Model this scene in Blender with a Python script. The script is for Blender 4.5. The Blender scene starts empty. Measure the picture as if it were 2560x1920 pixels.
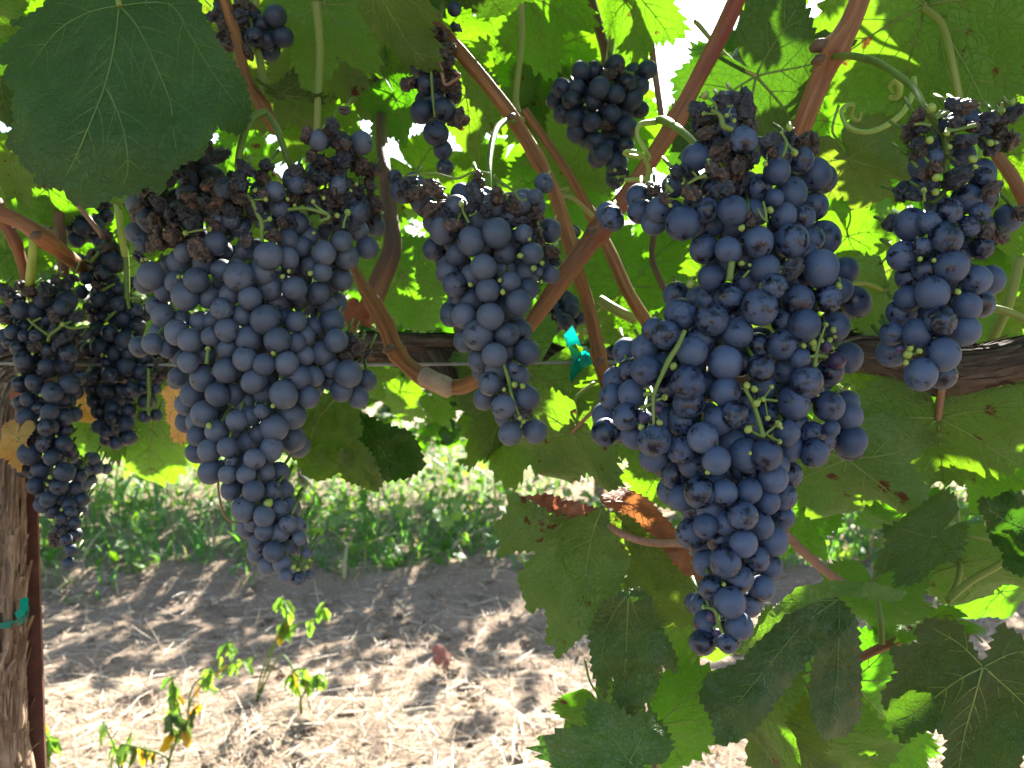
import bpy, bmesh, math, random
import numpy as np
from mathutils import Vector, Matrix, Euler, noise
from mathutils.geometry import delaunay_2d_cdt

random.seed(7)
SC = bpy.context.scene
COL = SC.collection
R = math.radians

# ---------------------------------------------------------------- camera
FPX = 2217.0                       # focal length in pixels of a 2560 wide frame
PITCH = math.atan((960 - 850) / FPX)
CAM = Vector((0, 0, 0.92))
FWD = Vector((0, math.cos(PITCH), -math.sin(PITCH)))
UP = Vector((0, math.sin(PITCH), math.cos(PITCH)))
RIGHT = Vector((1, 0, 0))


def P(px, py, d):
    return CAM + d * (FWD + RIGHT * ((px - 1280) / FPX) + UP * ((960 - py) / FPX))


cd = bpy.data.cameras.new('camera')
cam = bpy.data.objects.new('camera', cd)
COL.objects.link(cam)
cam.location = CAM
cam.rotation_euler = (math.pi / 2 - PITCH, 0, 0)
cd.sensor_width = 36
cd.lens = 36 * FPX / 2560
cd.clip_start = 0.02
cd.clip_end = 3000
cd.dof.use_dof = True
cd.dof.focus_distance = 0.46
cd.dof.aperture_fstop = 17.0
SC.camera = cam

# ---------------------------------------------------------------- light
SUN_EL, SUN_AZ = 38.0, 17.0         # degrees; azimuth to the right of straight ahead (+Y)
w = bpy.data.worlds.new('World')
SC.world = w
w.use_nodes = True
nt = w.node_tree
sky = nt.nodes.new('ShaderNodeTexSky')
sky.sky_type = 'NISHITA'
sky.sun_disc = False
sky.sun_elevation = R(SUN_EL)
sky.sun_rotation = R(SUN_AZ)
sky.air_density = 1.0
sky.dust_density = 1.5
bg = nt.nodes['Background']
bg.inputs['Strength'].default_value = 0.07
nt.links.new(sky.outputs[0], bg.inputs['Color'])
sd = bpy.data.lights.new('sun', 'SUN')
sd.energy = 5.0
sd.angle = R(0.5)
sd.color = (1.0, 0.95, 0.86)
sun = bpy.data.objects.new('sun', sd)
COL.objects.link(sun)
sdir = Vector((math.sin(R(SUN_AZ)) * math.cos(R(SUN_EL)), math.cos(R(SUN_AZ)) * math.cos(R(SUN_EL)), math.sin(R(SUN_EL))))
sun.rotation_euler = sdir.to_track_quat('Z', 'Y').to_euler()
SC.view_settings.view_transform = 'Standard'
SC.view_settings.look = 'None'
SC.view_settings.exposure = 2.75
SC.view_settings.gamma = 1.0
SC.view_settings.use_curve_mapping = False
SC.cycles.max_bounces = 10
SC.cycles.diffuse_bounces = 5
SC.cycles.transmission_bounces = 8
SC.cycles.transparent_max_bounces = 8
SC.cycles.use_denoising = True


# ---------------------------------------------------------------- material helpers
def new_mat(name):
    m = bpy.data.materials.new(name)
    m.use_nodes = True
    t = m.node_tree
    for n in list(t.nodes):
        t.nodes.remove(n)
    out = t.nodes.new('ShaderNodeOutputMaterial')
    return m, t, out


def N(t, kind, **kw):
    n = t.nodes.new(kind)
    for k, v in kw.items():
        if k in ('operation', 'blend_type', 'data_type', 'feature', 'noise_dimensions', 'distance', 'interpolation_type', 'attribute_name'):
            setattr(n, k, v)
        else:
            n.inputs[k.replace('_', ' ')].default_value = v
    return n


def L(t, a, b):
    t.links.new(a, b)


def ramp(t, fac, stops):
    r = t.nodes.new('ShaderNodeValToRGB')
    e = r.color_ramp.elements
    while len(e) < len(stops):
        e.new(0.5)
    for el, (p, c) in zip(e, stops):
        el.position = p
        el.color = c if len(c) == 4 else (*c, 1)
    L(t, fac, r.inputs[0])
    return r.outputs[0]


def mixc(t, fac, a, b, blend='MIX'):
    m = t.nodes.new('ShaderNodeMix')
    m.data_type = 'RGBA'
    m.blend_type = blend
    for s, v in ((m.inputs[0], fac), (m.inputs[6], a), (m.inputs[7], b)):
        if hasattr(v, 'links'):
            L(t, v, s)
        elif isinstance(v, (int, float)):
            s.default_value = v
        else:
            s.default_value = v if len(v) == 4 else (*v, 1)
    return m.outputs[2]


def noise_tex(t, vec, scale, detail=4, rough=0.6, w_=None):
    n = t.nodes.new('ShaderNodeTexNoise')
    n.inputs['Scale'].default_value = scale
    n.inputs['Detail'].default_value = detail
    n.inputs['Roughness'].default_value = rough
    if w_ is not None:
        n.noise_dimensions = '4D'
        L(t, w_, n.inputs['W'])
    if vec is not None:
        L(t, vec, n.inputs['Vector'])
    return n.outputs['Fac']


def mathn(t, op, a, b=0.0, clamp=False):
    m = t.nodes.new('ShaderNodeMath')
    m.operation = op
    m.use_clamp = clamp
    for s, v in zip(m.inputs, (a, b)):
        if hasattr(v, 'links'):
            L(t, v, s)
        else:
            s.default_value = v
    return m.outputs[0]


def bump(t, h, strength=0.3, dist=0.001):
    b = t.nodes.new('ShaderNodeBump')
    b.inputs['Strength'].default_value = strength
    b.inputs['Distance'].default_value = dist
    L(t, h, b.inputs['Height'])
    return b.outputs[0]


def princ(t, out, col, rough=0.5, spec=0.5, normal=None, sheen=None):
    p = t.nodes.new('ShaderNodeBsdfPrincipled')
    for nm, v in (('Base Color', col), ('Roughness', rough), ('Specular IOR Level', spec)):
        if hasattr(v, 'links'):
            L(t, v, p.inputs[nm])
        else:
            p.inputs[nm].default_value = v if not isinstance(v, tuple) or len(v) == 4 else (*v, 1)
    if normal is not None:
        L(t, normal, p.inputs['Normal'])
    if sheen:
        p.inputs['Sheen Weight'].default_value = sheen
        p.inputs['Sheen Roughness'].default_value = 0.4
    if out is not None:
        L(t, p.outputs[0], out.inputs[0])
    return p


def objvec(t):
    tc = t.nodes.new('ShaderNodeTexCoord')
    return tc.outputs['Object'], tc.outputs['UV']


def orand(t):
    return t.nodes.new('ShaderNodeObjectInfo').outputs['Random']


def mat_berry(name, bloom, dark, cover, rough=0.55):
    m, t, out = new_mat(name)
    ov, _ = objvec(t)
    rnd = orand(t)
    w8 = mathn(t, 'MULTIPLY', rnd, 97.0)
    n1 = noise_tex(t, ov, 1.25, 5, 0.62, w8)
    n2 = noise_tex(t, ov, 5.5, 4, 0.7, w8)
    n3 = noise_tex(t, ov, 24.0, 2, 0.6, w8)
    a = mathn(t, 'ADD', n1, mathn(t, 'MULTIPLY', mathn(t, 'SUBTRACT', n2, 0.5), 0.22))
    # berries rubbed more or less, one by one
    a = mathn(t, 'ADD', a, mathn(t, 'MULTIPLY', mathn(t, 'SUBTRACT', rnd, 0.5), 0.17))
    mask = ramp(t, a, [(cover - 0.05, (0.03,) * 3), (cover, (0.42,) * 3), (cover + 0.04, (0.82,) * 3), (min(0.99, cover + 0.3), (1,) * 3)])
    fine = mathn(t, 'MULTIPLY', mask, mathn(t, 'ADD', 0.72, mathn(t, 'MULTIPLY', n3, 0.55)))
    r2 = mathn(t, 'FRACT', mathn(t, 'MULTIPLY', rnd, 13.7))
    b2 = (bloom[0] * 1.35, bloom[1] * 1.25, bloom[2] * 1.18)
    b1 = (bloom[0] * 0.62, bloom[1] * 0.68, bloom[2] * 0.74)
    blc = mixc(t, r2, b1, b2)
    skin = mixc(t, mathn(t, 'FRACT', mathn(t, 'MULTIPLY', rnd, 5.3)), dark, (dark[0] * 2.2, dark[1] * 1.1, dark[2] * 1.3))
    # sparse dark specks in the wax
    vor = t.nodes.new('ShaderNodeTexVoronoi')
    vor.inputs['Scale'].default_value = 3.3
    L(t, ov, vor.inputs['Vector'])
    speck = ramp(t, vor.outputs['Distance'], [(0.0, (1,) * 3), (0.05, (0.9,) * 3), (0.09, (0,) * 3)])
    fine = mathn(t, 'MULTIPLY', fine, mathn(t, 'SUBTRACT', 1.0, mathn(t, 'MULTIPLY', speck, 0.6)), True)
    col = mixc(t, fine, skin, blc)
    rg = mathn(t, 'ADD', 0.24, mathn(t, 'MULTIPLY', fine, rough - 0.2), True)
    p = princ(t, out, col, rg, 0.42, bump(t, n2, 0.06, 0.05), None)
    return m


def mat_raisin():
    m, t, out = new_mat('shrivelled_skin')
    ov, _ = objvec(t)
    rnd = orand(t)
    n1 = noise_tex(t, ov, 2.2, 5, 0.65, mathn(t, 'MULTIPLY', rnd, 31.0))
    c1 = ramp(t, n1, [(0.3, (0.007, 0.005, 0.004)), (0.44, (0.028, 0.019, 0.014)), (0.57, (0.075, 0.052, 0.040)), (0.70, (0.26, 0.095, 0.045))])
    c2 = ramp(t, n1, [(0.3, (0.006, 0.006, 0.007)), (0.48, (0.018, 0.02, 0.026)), (0.62, (0.04, 0.05, 0.07)), (0.76, (0.07, 0.085, 0.12))])
    sel = ramp(t, rnd, [(0.55, (0,) * 3), (0.65, (1,) * 3)])
    princ(t, out, mixc(t, sel, c1, c2), 0.36, 0.5, bump(t, noise_tex(t, ov, 6, 3), 0.4, 0.06))
    return m


def mat_simple(name, cols, scale, rough=0.5, spec=0.4, bs=0.2, bd=0.001, detail=4):
    m, t, out = new_mat(name)
    ov, _ = objvec(t)
    n1 = noise_tex(t, ov, scale, detail, 0.65, mathn(t, 'MULTIPLY', orand(t), 19.0))
    k = len(cols)
    c = ramp(t, n1, [(0.28 + 0.44 * i / max(1, k - 1), cols[i]) for i in range(k)])
    princ(t, out, c, rough, spec, bump(t, n1, bs, bd))
    return m


def mat_leaf(name, cols, trans, tw, rough=0.42, spec=0.35, spots=0.0, dust=0.0, margin=None):
    """leaf blade: pigmented surface with light passing through; spots = brown necrotic flecks, dust = dried spray dust."""
    m, t, out = new_mat(name)
    ov, _ = objvec(t)
    rnd = orand(t)
    w8 = mathn(t, 'MULTIPLY', rnd, 41.0)
    n1 = noise_tex(t, ov, 2.3, 4, 0.6, w8)
    c = ramp(t, n1, [(0.3, cols[0]), (0.52, cols[1]), (0.72, cols[2])])
    vor = t.nodes.new('ShaderNodeTexVoronoi')
    vor.feature = 'DISTANCE_TO_EDGE'
    vor.inputs['Scale'].default_value = 17.0
    vw = t.nodes.new('ShaderNodeVectorMath')
    vw.operation = 'ADD'
    nv = t.nodes.new('ShaderNodeTexNoise')
    nv.inputs['Scale'].default_value = 4.0
    L(t, ov, nv.inputs['Vector'])
    sc_ = t.nodes.new('ShaderNodeVectorMath')
    sc_.operation = 'SCALE'
    sc_.inputs['Scale'].default_value = 0.16
    L(t, nv.outputs['Color'], sc_.inputs[0])
    L(t, ov, vw.inputs[0])
    L(t, sc_.outputs[0], vw.inputs[1])
    L(t, vw.outputs[0], vor.inputs['Vector'])
    net = ramp(t, vor.outputs['Distance'], [(0.0, (1,) * 3), (0.045, (0.25,) * 3), (0.11, (0,) * 3)])
    vc = tuple(min(1, x * 1.25 + 0.006) for x in cols[2])
    c = mixc(t, mathn(t, 'MULTIPLY', net, 0.22), c, vc)
    # each leaf a little yellower or duller than the next
    hs = t.nodes.new('ShaderNodeHueSaturation')
    L(t, c, hs.inputs['Color'])
    r2 = mathn(t, 'FRACT', mathn(t, 'MULTIPLY', rnd, 7.7))
    L(t, mathn(t, 'ADD', 0.482, mathn(t, 'MULTIPLY', rnd, 0.036)), hs.inputs['Hue'])
    L(t, mathn(t, 'ADD', 0.78, mathn(t, 'MULTIPLY', r2, 0.3)), hs.inputs['Saturation'])
    L(t, mathn(t, 'ADD', 0.75, mathn(t, 'MULTIPLY', mathn(t, 'FRACT', mathn(t, 'MULTIPLY', rnd, 3.1)), 0.55)), hs.inputs['Value'])
    c = hs.outputs['Color']
    hs2 = t.nodes.new('ShaderNodeHueSaturation')
    tcol = mixc(t, mathn(t, 'MULTIPLY', net, 0.22), trans, tuple(x * 0.55 for x in trans))
    tcol = mixc(t, mathn(t, 'MULTIPLY', n1, 0.55), tcol, tuple(x * 0.5 for x in trans))
    L(t, tcol, hs2.inputs['Color'])
    L(t, mathn(t, 'ADD', 0.482, mathn(t, 'MULTIPLY', r2, 0.036)), hs2.inputs['Hue'])
    tcol = hs2.outputs['Color']
    if spots:
        sp = noise_tex(t, ov, 5.0, 3, 0.5, w8)
        sm = ramp(t, sp, [(1 - spots - 0.03, (0,) * 3), (1 - spots, (1,) * 3)])
        c = mixc(t, sm, c, (0.09, 0.035, 0.012))
        tcol = mixc(t, sm, tcol, (0.10, 0.03, 0.008))
    rgh = rough
    if dust:
        dn = noise_tex(t, ov, 22.0, 5, 0.75, w8)
        dl = noise_tex(t, ov, 1.6, 2, 0.5, w8)
        dm = mathn(t, 'MULTIPLY', ramp(t, dn, [(0.5, (0,) * 3), (0.66, (1,) * 3)]), ramp(t, dl, [(0.4, (0.1,) * 3), (0.62, (1,) * 3)]))
        c = mixc(t, mathn(t, 'MULTIPLY', dm, dust), c, (0.30, 0.33, 0.27))
    pk = noise_tex(t, ov, 7.0, 2, 0.5, w8)
    h = mathn(t, 'SUBTRACT', mathn(t, 'ADD', mathn(t, 'MULTIPLY', n1, 0.4), mathn(t, 'MULTIPLY', pk, 0.45)), mathn(t, 'MULTIPLY', net, 0.12))
    nm = bump(t, h, 0.42, 0.035)
    p = princ(t, None, c, rgh, spec, nm)
    tr = t.nodes.new('ShaderNodeBsdfTranslucent')
    L(t, tcol, tr.inputs['Color'])
    L(t, nm, tr.inputs['Normal'])
    mx = t.nodes.new('ShaderNodeMixShader')
    mx.inputs[0].default_value = tw
    L(t, p.outputs[0], mx.inputs[1])
    L(t, tr.outputs[0], mx.inputs[2])
    L(t, mx.outputs[0], out.inputs[0])
    return m


def mat_wood(name, cols, us, vs, rough=0.55, spec=0.35, bs=0.5, bd=0.002, red=None):
    """streaks that run along the stem (UV: u round, v along)"""
    m, t, out = new_mat(name)
    _, uv = objvec(t)
    mp = t.nodes.new('ShaderNodeMapping')
    mp.inputs['Scale'].default_value = (us, vs, 1)
    L(t, uv, mp.inputs[0])
    rw = mathn(t, 'MULTIPLY', orand(t), 23.0)
    n1 = noise_tex(t, mp.outputs[0], 1.0, 6, 0.65, rw)
    k = len(cols)
    c = ramp(t, n1, [(0.27 + 0.46 * i / (k - 1), cols[i]) for i in range(k)])
    if red:
        mp2 = t.nodes.new('ShaderNodeMapping')
        mp2.inputs['Scale'].default_value = (2.0, 9.0, 1)
        L(t, uv, mp2.inputs[0])
        n2 = noise_tex(t, mp2.outputs[0], 1.0, 3, 0.5, rw)
        c = mixc(t, ramp(t, n2, [(0.46, (0,) * 3), (0.66, (0.85,) * 3)]), c, red)
    princ(t, out, c, rough, spec, bump(t, n1, bs, bd))
    return m


M = {}
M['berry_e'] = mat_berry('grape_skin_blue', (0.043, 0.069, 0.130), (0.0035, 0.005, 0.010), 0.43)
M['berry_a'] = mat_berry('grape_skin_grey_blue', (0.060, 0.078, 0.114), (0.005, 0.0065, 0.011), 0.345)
M['berry_b'] = mat_berry('grape_skin_dark_shaded', (0.020, 0.034, 0.062), (0.003, 0.0035, 0.006), 0.42)  # less bloom, and deep shade put into the colour
M['berry_small'] = mat_berry('grape_skin_purple', (0.055, 0.042, 0.095), (0.022, 0.009, 0.025), 0.40)
M['scar'] = mat_simple('stylar_scar', [(0.02, 0.012, 0.01), (0.05, 0.035, 0.03)], 3)
M['raisin'] = mat_raisin()
M['shot'] = mat_simple('green_shot_berry', [(0.15, 0.22, 0.03), (0.28, 0.35, 0.07)], 1.2, 0.4)
M['stem'] = mat_simple('green_stalk', [(0.05, 0.095, 0.010), (0.09, 0.15, 0.018), (0.14, 0.18, 0.03)], 60, 0.45)
M['tendril'] = mat_simple('green_tendril', [(0.13, 0.20, 0.025), (0.21, 0.29, 0.045), (0.28, 0.33, 0.07)], 40, 0.4)
M['petiole'] = mat_simple('leaf_stalk', [(0.10, 0.15, 0.02), (0.19, 0.23, 0.045), (0.22, 0.13, 0.05)], 1.3, 0.5)
M['petiole_brown'] = mat_simple('brown_leaf_stalk', [(0.16, 0.08, 0.05), (0.28, 0.15, 0.09)], 30, 0.5)
M['vein'] = mat_simple('leaf_vein', [(0.10, 0.16, 0.03), (0.18, 0.24, 0.05)], 2, 0.5)
M['vein_dark'] = mat_simple('leaf_vein_dull', [(0.07, 0.125, 0.025), (0.13, 0.195, 0.045)], 2, 0.5)
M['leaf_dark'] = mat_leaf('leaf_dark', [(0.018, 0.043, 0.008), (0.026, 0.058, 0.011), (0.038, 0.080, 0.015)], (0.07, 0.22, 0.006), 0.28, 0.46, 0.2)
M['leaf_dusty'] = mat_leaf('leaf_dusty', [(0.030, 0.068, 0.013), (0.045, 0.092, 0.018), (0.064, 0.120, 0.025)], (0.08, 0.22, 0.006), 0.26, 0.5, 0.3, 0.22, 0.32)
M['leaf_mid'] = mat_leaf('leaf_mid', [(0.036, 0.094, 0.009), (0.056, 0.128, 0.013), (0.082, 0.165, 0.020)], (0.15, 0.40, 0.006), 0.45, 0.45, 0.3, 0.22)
M['leaf_spot'] = mat_leaf('leaf_spotted', [(0.056, 0.112, 0.016), (0.084, 0.152, 0.024), (0.115, 0.19, 0.034)], (0.16, 0.36, 0.008), 0.40, 0.5, 0.3, 0.33)
M['leaf_pale'] = mat_leaf('leaf_underside', [(0.055, 0.095, 0.02), (0.08, 0.13, 0.03), (0.11, 0.16, 0.04)], (0.20, 0.34, 0.015), 0.38, 0.6, 0.2, 0.2)
M['leaf_yellow'] = mat_leaf('leaf_yellow', [(0.46, 0.20, 0.008), (0.56, 0.33, 0.010), (0.60, 0.40, 0.015)], (0.8, 0.42, 0.008), 0.45, 0.5, 0.2, 0.28)
M['leaf_brown'] = mat_leaf('leaf_dry', [(0.13, 0.045, 0.018), (0.26, 0.10, 0.045), (0.42, 0.22, 0.12)], (0.40, 0.13, 0.04), 0.35, 0.6, 0.2)
M['cane'] = mat_wood('cane_bark', [(0.06, 0.026, 0.010), (0.15, 0.068, 0.022), (0.25, 0.118, 0.040), (0.34, 0.185, 0.075)], 9, 14, 0.6, 0.25, 0.8, 0.003)
M['cane_red'] = mat_wood('cane_bark_red', [(0.075, 0.026, 0.012), (0.17, 0.068, 0.026), (0.26, 0.118, 0.045), (0.34, 0.18, 0.08)], 9, 14, 0.55, 0.3, 0.7, 0.003, (0.15, 0.022, 0.016))
M['cane_dark'] = mat_wood('cane_bark_dark', [(0.04, 0.025, 0.016), (0.10, 0.06, 0.035), (0.18, 0.11, 0.065)], 9, 14, 0.6, 0.3, 0.4, 0.002)
M['bark'] = mat_wood('old_bark', [(0.012, 0.009, 0.007), (0.05, 0.034, 0.024), (0.12, 0.085, 0.06), (0.22, 0.165, 0.12)], 22, 16, 0.85, 0.15, 1.0, 0.006)
M['trunk'] = mat_wood('trunk_bark', [(0.03, 0.02, 0.014), (0.12, 0.075, 0.052), (0.27, 0.19, 0.135), (0.44, 0.34, 0.255)], 26, 16, 0.85, 0.15, 1.0, 0.006)
M['cut'] = mat_simple('pruning_cut', [(0.20, 0.15, 0.10), (0.42, 0.34, 0.24)], 60, 0.8, 0.2)
M['stake'] = mat_simple('rusty_steel', [(0.07, 0.03, 0.022), (0.12, 0.05, 0.036), (0.17, 0.075, 0.052)], 60, 0.7, 0.3)
M['wire'] = mat_simple('galvanised_wire', [(0.10, 0.095, 0.09), (0.26, 0.25, 0.24)], 40, 0.5, 0.5)


def mat_tape():
    m, t, out = new_mat('green_tie_tape')
    p = princ(t, None, (0.0, 0.22, 0.18, 1), 0.28, 0.5)
    tr = t.nodes.new('ShaderNodeBsdfTranslucent')
    tr.inputs[0].default_value = (0.0, 0.42, 0.36, 1)
    mx = t.nodes.new('ShaderNodeMixShader')
    mx.inputs[0].default_value = 0.5
    L(t, p.outputs[0], mx.inputs[1])
    L(t, tr.outputs[0], mx.inputs[2])
    L(t, mx.outputs[0], out.inputs[0])
    return m


M['tape'] = mat_tape()


# ---------------------------------------------------------------- object helpers
def mesh(name, v, f, mats, smooth=True, uv=None):
    me = bpy.data.meshes.new(name)
    me.from_pydata([tuple(x) for x in v], [], f)
    for m in (mats if isinstance(mats, (list, tuple)) else [mats]):
        me.materials.append(m)
    if smooth:
        me.polygons.foreach_set('use_smooth', [True] * len(me.polygons))
    if uv is not None:
        ul = me.uv_layers.new(name='UVMap')
        li = np.empty(len(me.loops), dtype=np.int32)
        me.loops.foreach_get('vertex_index', li)
        ul.data.foreach_set('uv', np.asarray(uv, dtype=np.float32)[li].ravel())
    me.update()
    return me


def obj(name, me, parent=None, mw=None, label=None, cat=None, group=None, kind=None):
    o = bpy.data.objects.new(name, me)
    COL.objects.link(o)
    if parent is not None:
        o.parent = parent
        if mw is None:
            mw = Matrix.Identity(4)
        o.matrix_parent_inverse = PINV.setdefault(parent.name, wmat(parent).inverted())
    if mw is not None:
        o.matrix_basis = mw
    WM[o.name] = mw if mw is not None else Matrix.Identity(4)
    for k, v in (('label', label), ('category', cat), ('group', group), ('kind', kind)):
        if v:
            o[k] = v
    return o


WM, PINV = {}, {}


def wmat(o):
    return WM[o.name]


def thing(name, loc, label, cat, group=None):
    return obj(name, None, None, Matrix.Translation(loc), label, cat, group)


def smooth_path(pts, rad, n=6):
    """Catmull-Rom through the points; radii alongside"""
    pts = [Vector(p) for p in pts]
    if not isinstance(rad, (list, tuple)):
        rad = [rad] * len(pts)
    op, orr = [], []
    for i in range(len(pts) - 1):
        p0 = pts[max(0, i - 1)]; p1 = pts[i]; p2 = pts[i + 1]; p3 = pts[min(len(pts) - 1, i + 2)]
        for k in range(n):
            s = k / n
            op.append(0.5 * ((2 * p1) + (p2 - p0) * s + (2 * p0 - 5 * p1 + 4 * p2 - p3) * s * s + (3 * p1 - p0 - 3 * p2 + p3) * s ** 3))
            orr.append(rad[i] + (rad[i + 1] - rad[i]) * s)
    op.append(pts[-1]); orr.append(rad[-1])
    return op, orr


def tube(pts, rad, sides=8, n=6, disp=None, v0=None, f0=None, uv0=None, smooth=True):
    """swept tube -> verts, faces, uv (appends to the given lists)"""
    path, rr = smooth_path(pts, rad, n) if smooth else ([Vector(p) for p in pts], list(rad))
    v = v0 if v0 is not None else []
    f = f0 if f0 is not None else []
    uv = uv0 if uv0 is not None else []
    b = len(v)
    up = Vector((0.31, 0.2, 0.93))
    along = 0.0
    m = len(path)
    for i, p in enumerate(path):
        tg = (path[min(m - 1, i + 1)] - path[max(0, i - 1)])
        if tg.length < 1e-9:
            tg = Vector((0, 0, 1))
        tg.normalize()
        s = up - tg * up.dot(tg)
        if s.length < 1e-4:
            s = tg.orthogonal()
        s.normalize()
        up = s
        t2 = tg.cross(s)
        if i:
            along += (p - path[i - 1]).length
        for k in range(sides):
            a = 2 * math.pi * k / sides
            r = rr[i] * (disp(a, along, i / (m - 1)) if disp else 1.0)
            v.append(p + (s * math.cos(a) + t2 * math.sin(a)) * r)
            uv.append((k / sides if k <= sides / 2 else (1 - k / sides), along * 1.0))
    for i in range(m - 1):
        for k in range(sides):
            k2 = (k + 1) % sides
            f.append((b + i * sides + k, b + i * sides + k2, b + (i + 1) * sides + k2, b + (i + 1) * sides + k))
    f.append(tuple(b + k for k in reversed(range(sides))))
    f.append(tuple(b + (m - 1) * sides + k for k in range(sides)))
    return v, f, uv


def local(v, loc):
    return [p - loc for p in v]


# ---------------------------------------------------------------- the ground
def ground_z(x, y):
    z = 0.018 * noise.noise(Vector((x * 1.7, y * 1.7, 0))) + 0.010 * noise.noise(Vector((x * 6, y * 6, 3)))
    e = y - 3.12 - 0.10 * noise.noise(Vector((x * 1.3, 5.0, 0)))
    s = 1 / (1 + math.exp(-max(-30, min(30, e / 0.035))))
    z += 0.085 * s + 0.02 * max(0, min(2, e))
    if y < 3.3:
        z += 0.012 * abs(noise.noise(Vector((x * 9, y * 9, 1)))) * 2
        z += 0.012 * noise.noise(Vector((x * 17, y * 17, 7)))
    return z


def mat_ground():
    m, t, out = new_mat('vineyard_soil')
    tc = t.nodes.new('ShaderNodeTexCoord')
    ov = tc.outputs['Object']
    n1 = noise_tex(t, ov, 1.6, 6, 0.65)
    n2 = noise_tex(t, ov, 28.0, 6, 0.75)
    n3 = noise_tex(t, ov, 120.0, 3, 0.7)
    c = ramp(t, n1, [(0.3, (0.19, 0.135, 0.088)), (0.5, (0.29, 0.215, 0.142)), (0.7, (0.39, 0.30, 0.205))])
    c = mixc(t, mathn(t, 'MULTIPLY', n2, 0.8), c, (0.13, 0.095, 0.078))
    c = mixc(t, ramp(t, n3, [(0.5, (0,) * 3), (0.7, (0.5,) * 3)]), c, (0.42, 0.35, 0.26))
    h = mathn(t, 'ADD', n2, mathn(t, 'MULTIPLY', n3, 0.4))
    princ(t, out, c, 0.95, 0.1, bump(t, h, 0.9, 0.02))
    return m


M['soil'] = mat_ground()


def build_ground():
    v, f = [], []
    xs = [-600, -150, -40, -14] + list(np.linspace(-7, 7, 180)) + [14, 40, 150, 600]
    ys = [-600, -150, -40, -12, -5] + list(np.linspace(-2, 1.2, 24)) + list(np.linspace(1.25, 4.0, 110)) + list(np.linspace(4.1, 12, 50)) + [16, 30, 80, 250, 900, 2000]
    for y in ys:
        for x in xs:
            v.append((x, y, ground_z(x, y) if (abs(x) < 8 and -3 < y < 13) else (0.12 if y > 5 else 0.0)))
    W_ = len(xs)
    for j in range(len(ys) - 1):
        for i in range(W_ - 1):
            f.append((j * W_ + i, j * W_ + i + 1, (j + 1) * W_ + i + 1, (j + 1) * W_ + i))
    obj('ground', mesh('ground', v, f, M['soil']), kind='structure')


build_ground()


# straw mulch and grass: stuff
def blades(name, n, area, hfun, mats, seed, label, flat=False):
    rg = random.Random(seed)
    v, f, mi = [], [], []
    for _ in range(n):
        x, y, hh, ww, lean, k = hfun(rg)
        z = ground_z(x, y)
        a = rg.uniform(0, 2 * math.pi)
        dx, dy = math.cos(a), math.sin(a)
        b = len(v)
        if flat:
            el = rg.uniform(-0.05, 0.22) if rg.random() < 0.93 else rg.uniform(0.3, 1.1)
            c1 = Vector((x, y, z + rg.uniform(0.001, 0.012)))
            d = Vector((dx * math.cos(el), dy * math.cos(el), math.sin(el))) * hh
            mid = c1 + d * 0.5 + Vector((rg.uniform(-1, 1), rg.uniform(-1, 1), rg.uniform(0.0, 1))) * hh * 0.045
            en = c1 + d
            sd_ = Vector((-dy, dx, 0)) * ww * 0.5 + Vector((0, 0, rg.uniform(-1, 1) * ww * 0.5))
            v += [c1 - sd_, c1 + sd_, mid + sd_, mid - sd_, en + sd_ * 0.6, en - sd_ * 0.6]
            f += [(b, b + 1, b + 2, b + 3), (b + 3, b + 2, b + 4, b + 5)]
            mi += [k, k]
        else:
            sd_ = Vector((-dy, dx, 0)) * ww * 0.5
            p = Vector((x, y, z - 0.01))
            rings = []
            for i, s in enumerate((0, 0.35, 0.7, 1.0)):
                q = p + Vector((dx * lean * s * s * hh, dy * lean * s * s * hh, hh * (s - 0.25 * lean * s * s)))
                rings.append(q)
            ws = (0.8, 1.0, 0.7)
            for i in range(3):
                v += [rings[i] - sd_ * ws[i], rings[i] + sd_ * ws[i]]
            v.append(rings[3])
            f += [(b, b + 1, b + 3, b + 2), (b + 2, b + 3, b + 5, b + 4), (b + 4, b + 5, b + 6)]
            mi += [k] * 3
    me = mesh(name, v, f, mats)
    me.polygons.foreach_set('material_index', mi)
    return obj(name, me, label=label, kind='stuff', cat=name.replace('_', ' '))


def mat_blade(name, c, tr, tw):
    m, t, out = new_mat(name)
    tc = t.nodes.new('ShaderNodeTexCoord')
    n1 = noise_tex(t, tc.outputs['Object'], 9.0, 3, 0.6)
    c1 = mixc(t, n1, tuple(x * 0.6 for x in c), tuple(min(0.9, x * 1.4) for x in c))
    p = princ(t, None, c1, 0.5, 0.3)
    tn = t.nodes.new('ShaderNodeBsdfTranslucent')
    tn.inputs[0].default_value = (*tr, 1)
    mx = t.nodes.new('ShaderNodeMixShader')
    mx.inputs[0].default_value = tw
    L(t, p.outputs[0], mx.inputs[1])
    L(t, tn.outputs[0], mx.inputs[2])
    L(t, mx.outputs[0], out.inputs[0])
    return m


M['straw'] = mat_blade('straw', (0.58, 0.48, 0.33), (0.3, 0.22, 0.1), 0.12)
M['straw_grey'] = mat_blade('straw_grey', (0.48, 0.40, 0.29), (0.2, 0.16, 0.1), 0.12)
M['straw_brown'] = mat_blade('straw_brown', (0.30, 0.20, 0.13), (0.2, 0.12, 0.05), 0.15)
M['grass'] = mat_blade('grass_blade', (0.06, 0.17, 0.025), (0.16, 0.45, 0.03), 0.45)
M['grass_blue'] = mat_blade('grass_blade_blue', (0.06, 0.15, 0.06), (0.16, 0.38, 0.08), 0.4)
M['grass_dry'] = mat_blade('grass_blade_dry', (0.40, 0.36, 0.17), (0.35, 0.32, 0.1), 0.3)


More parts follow.
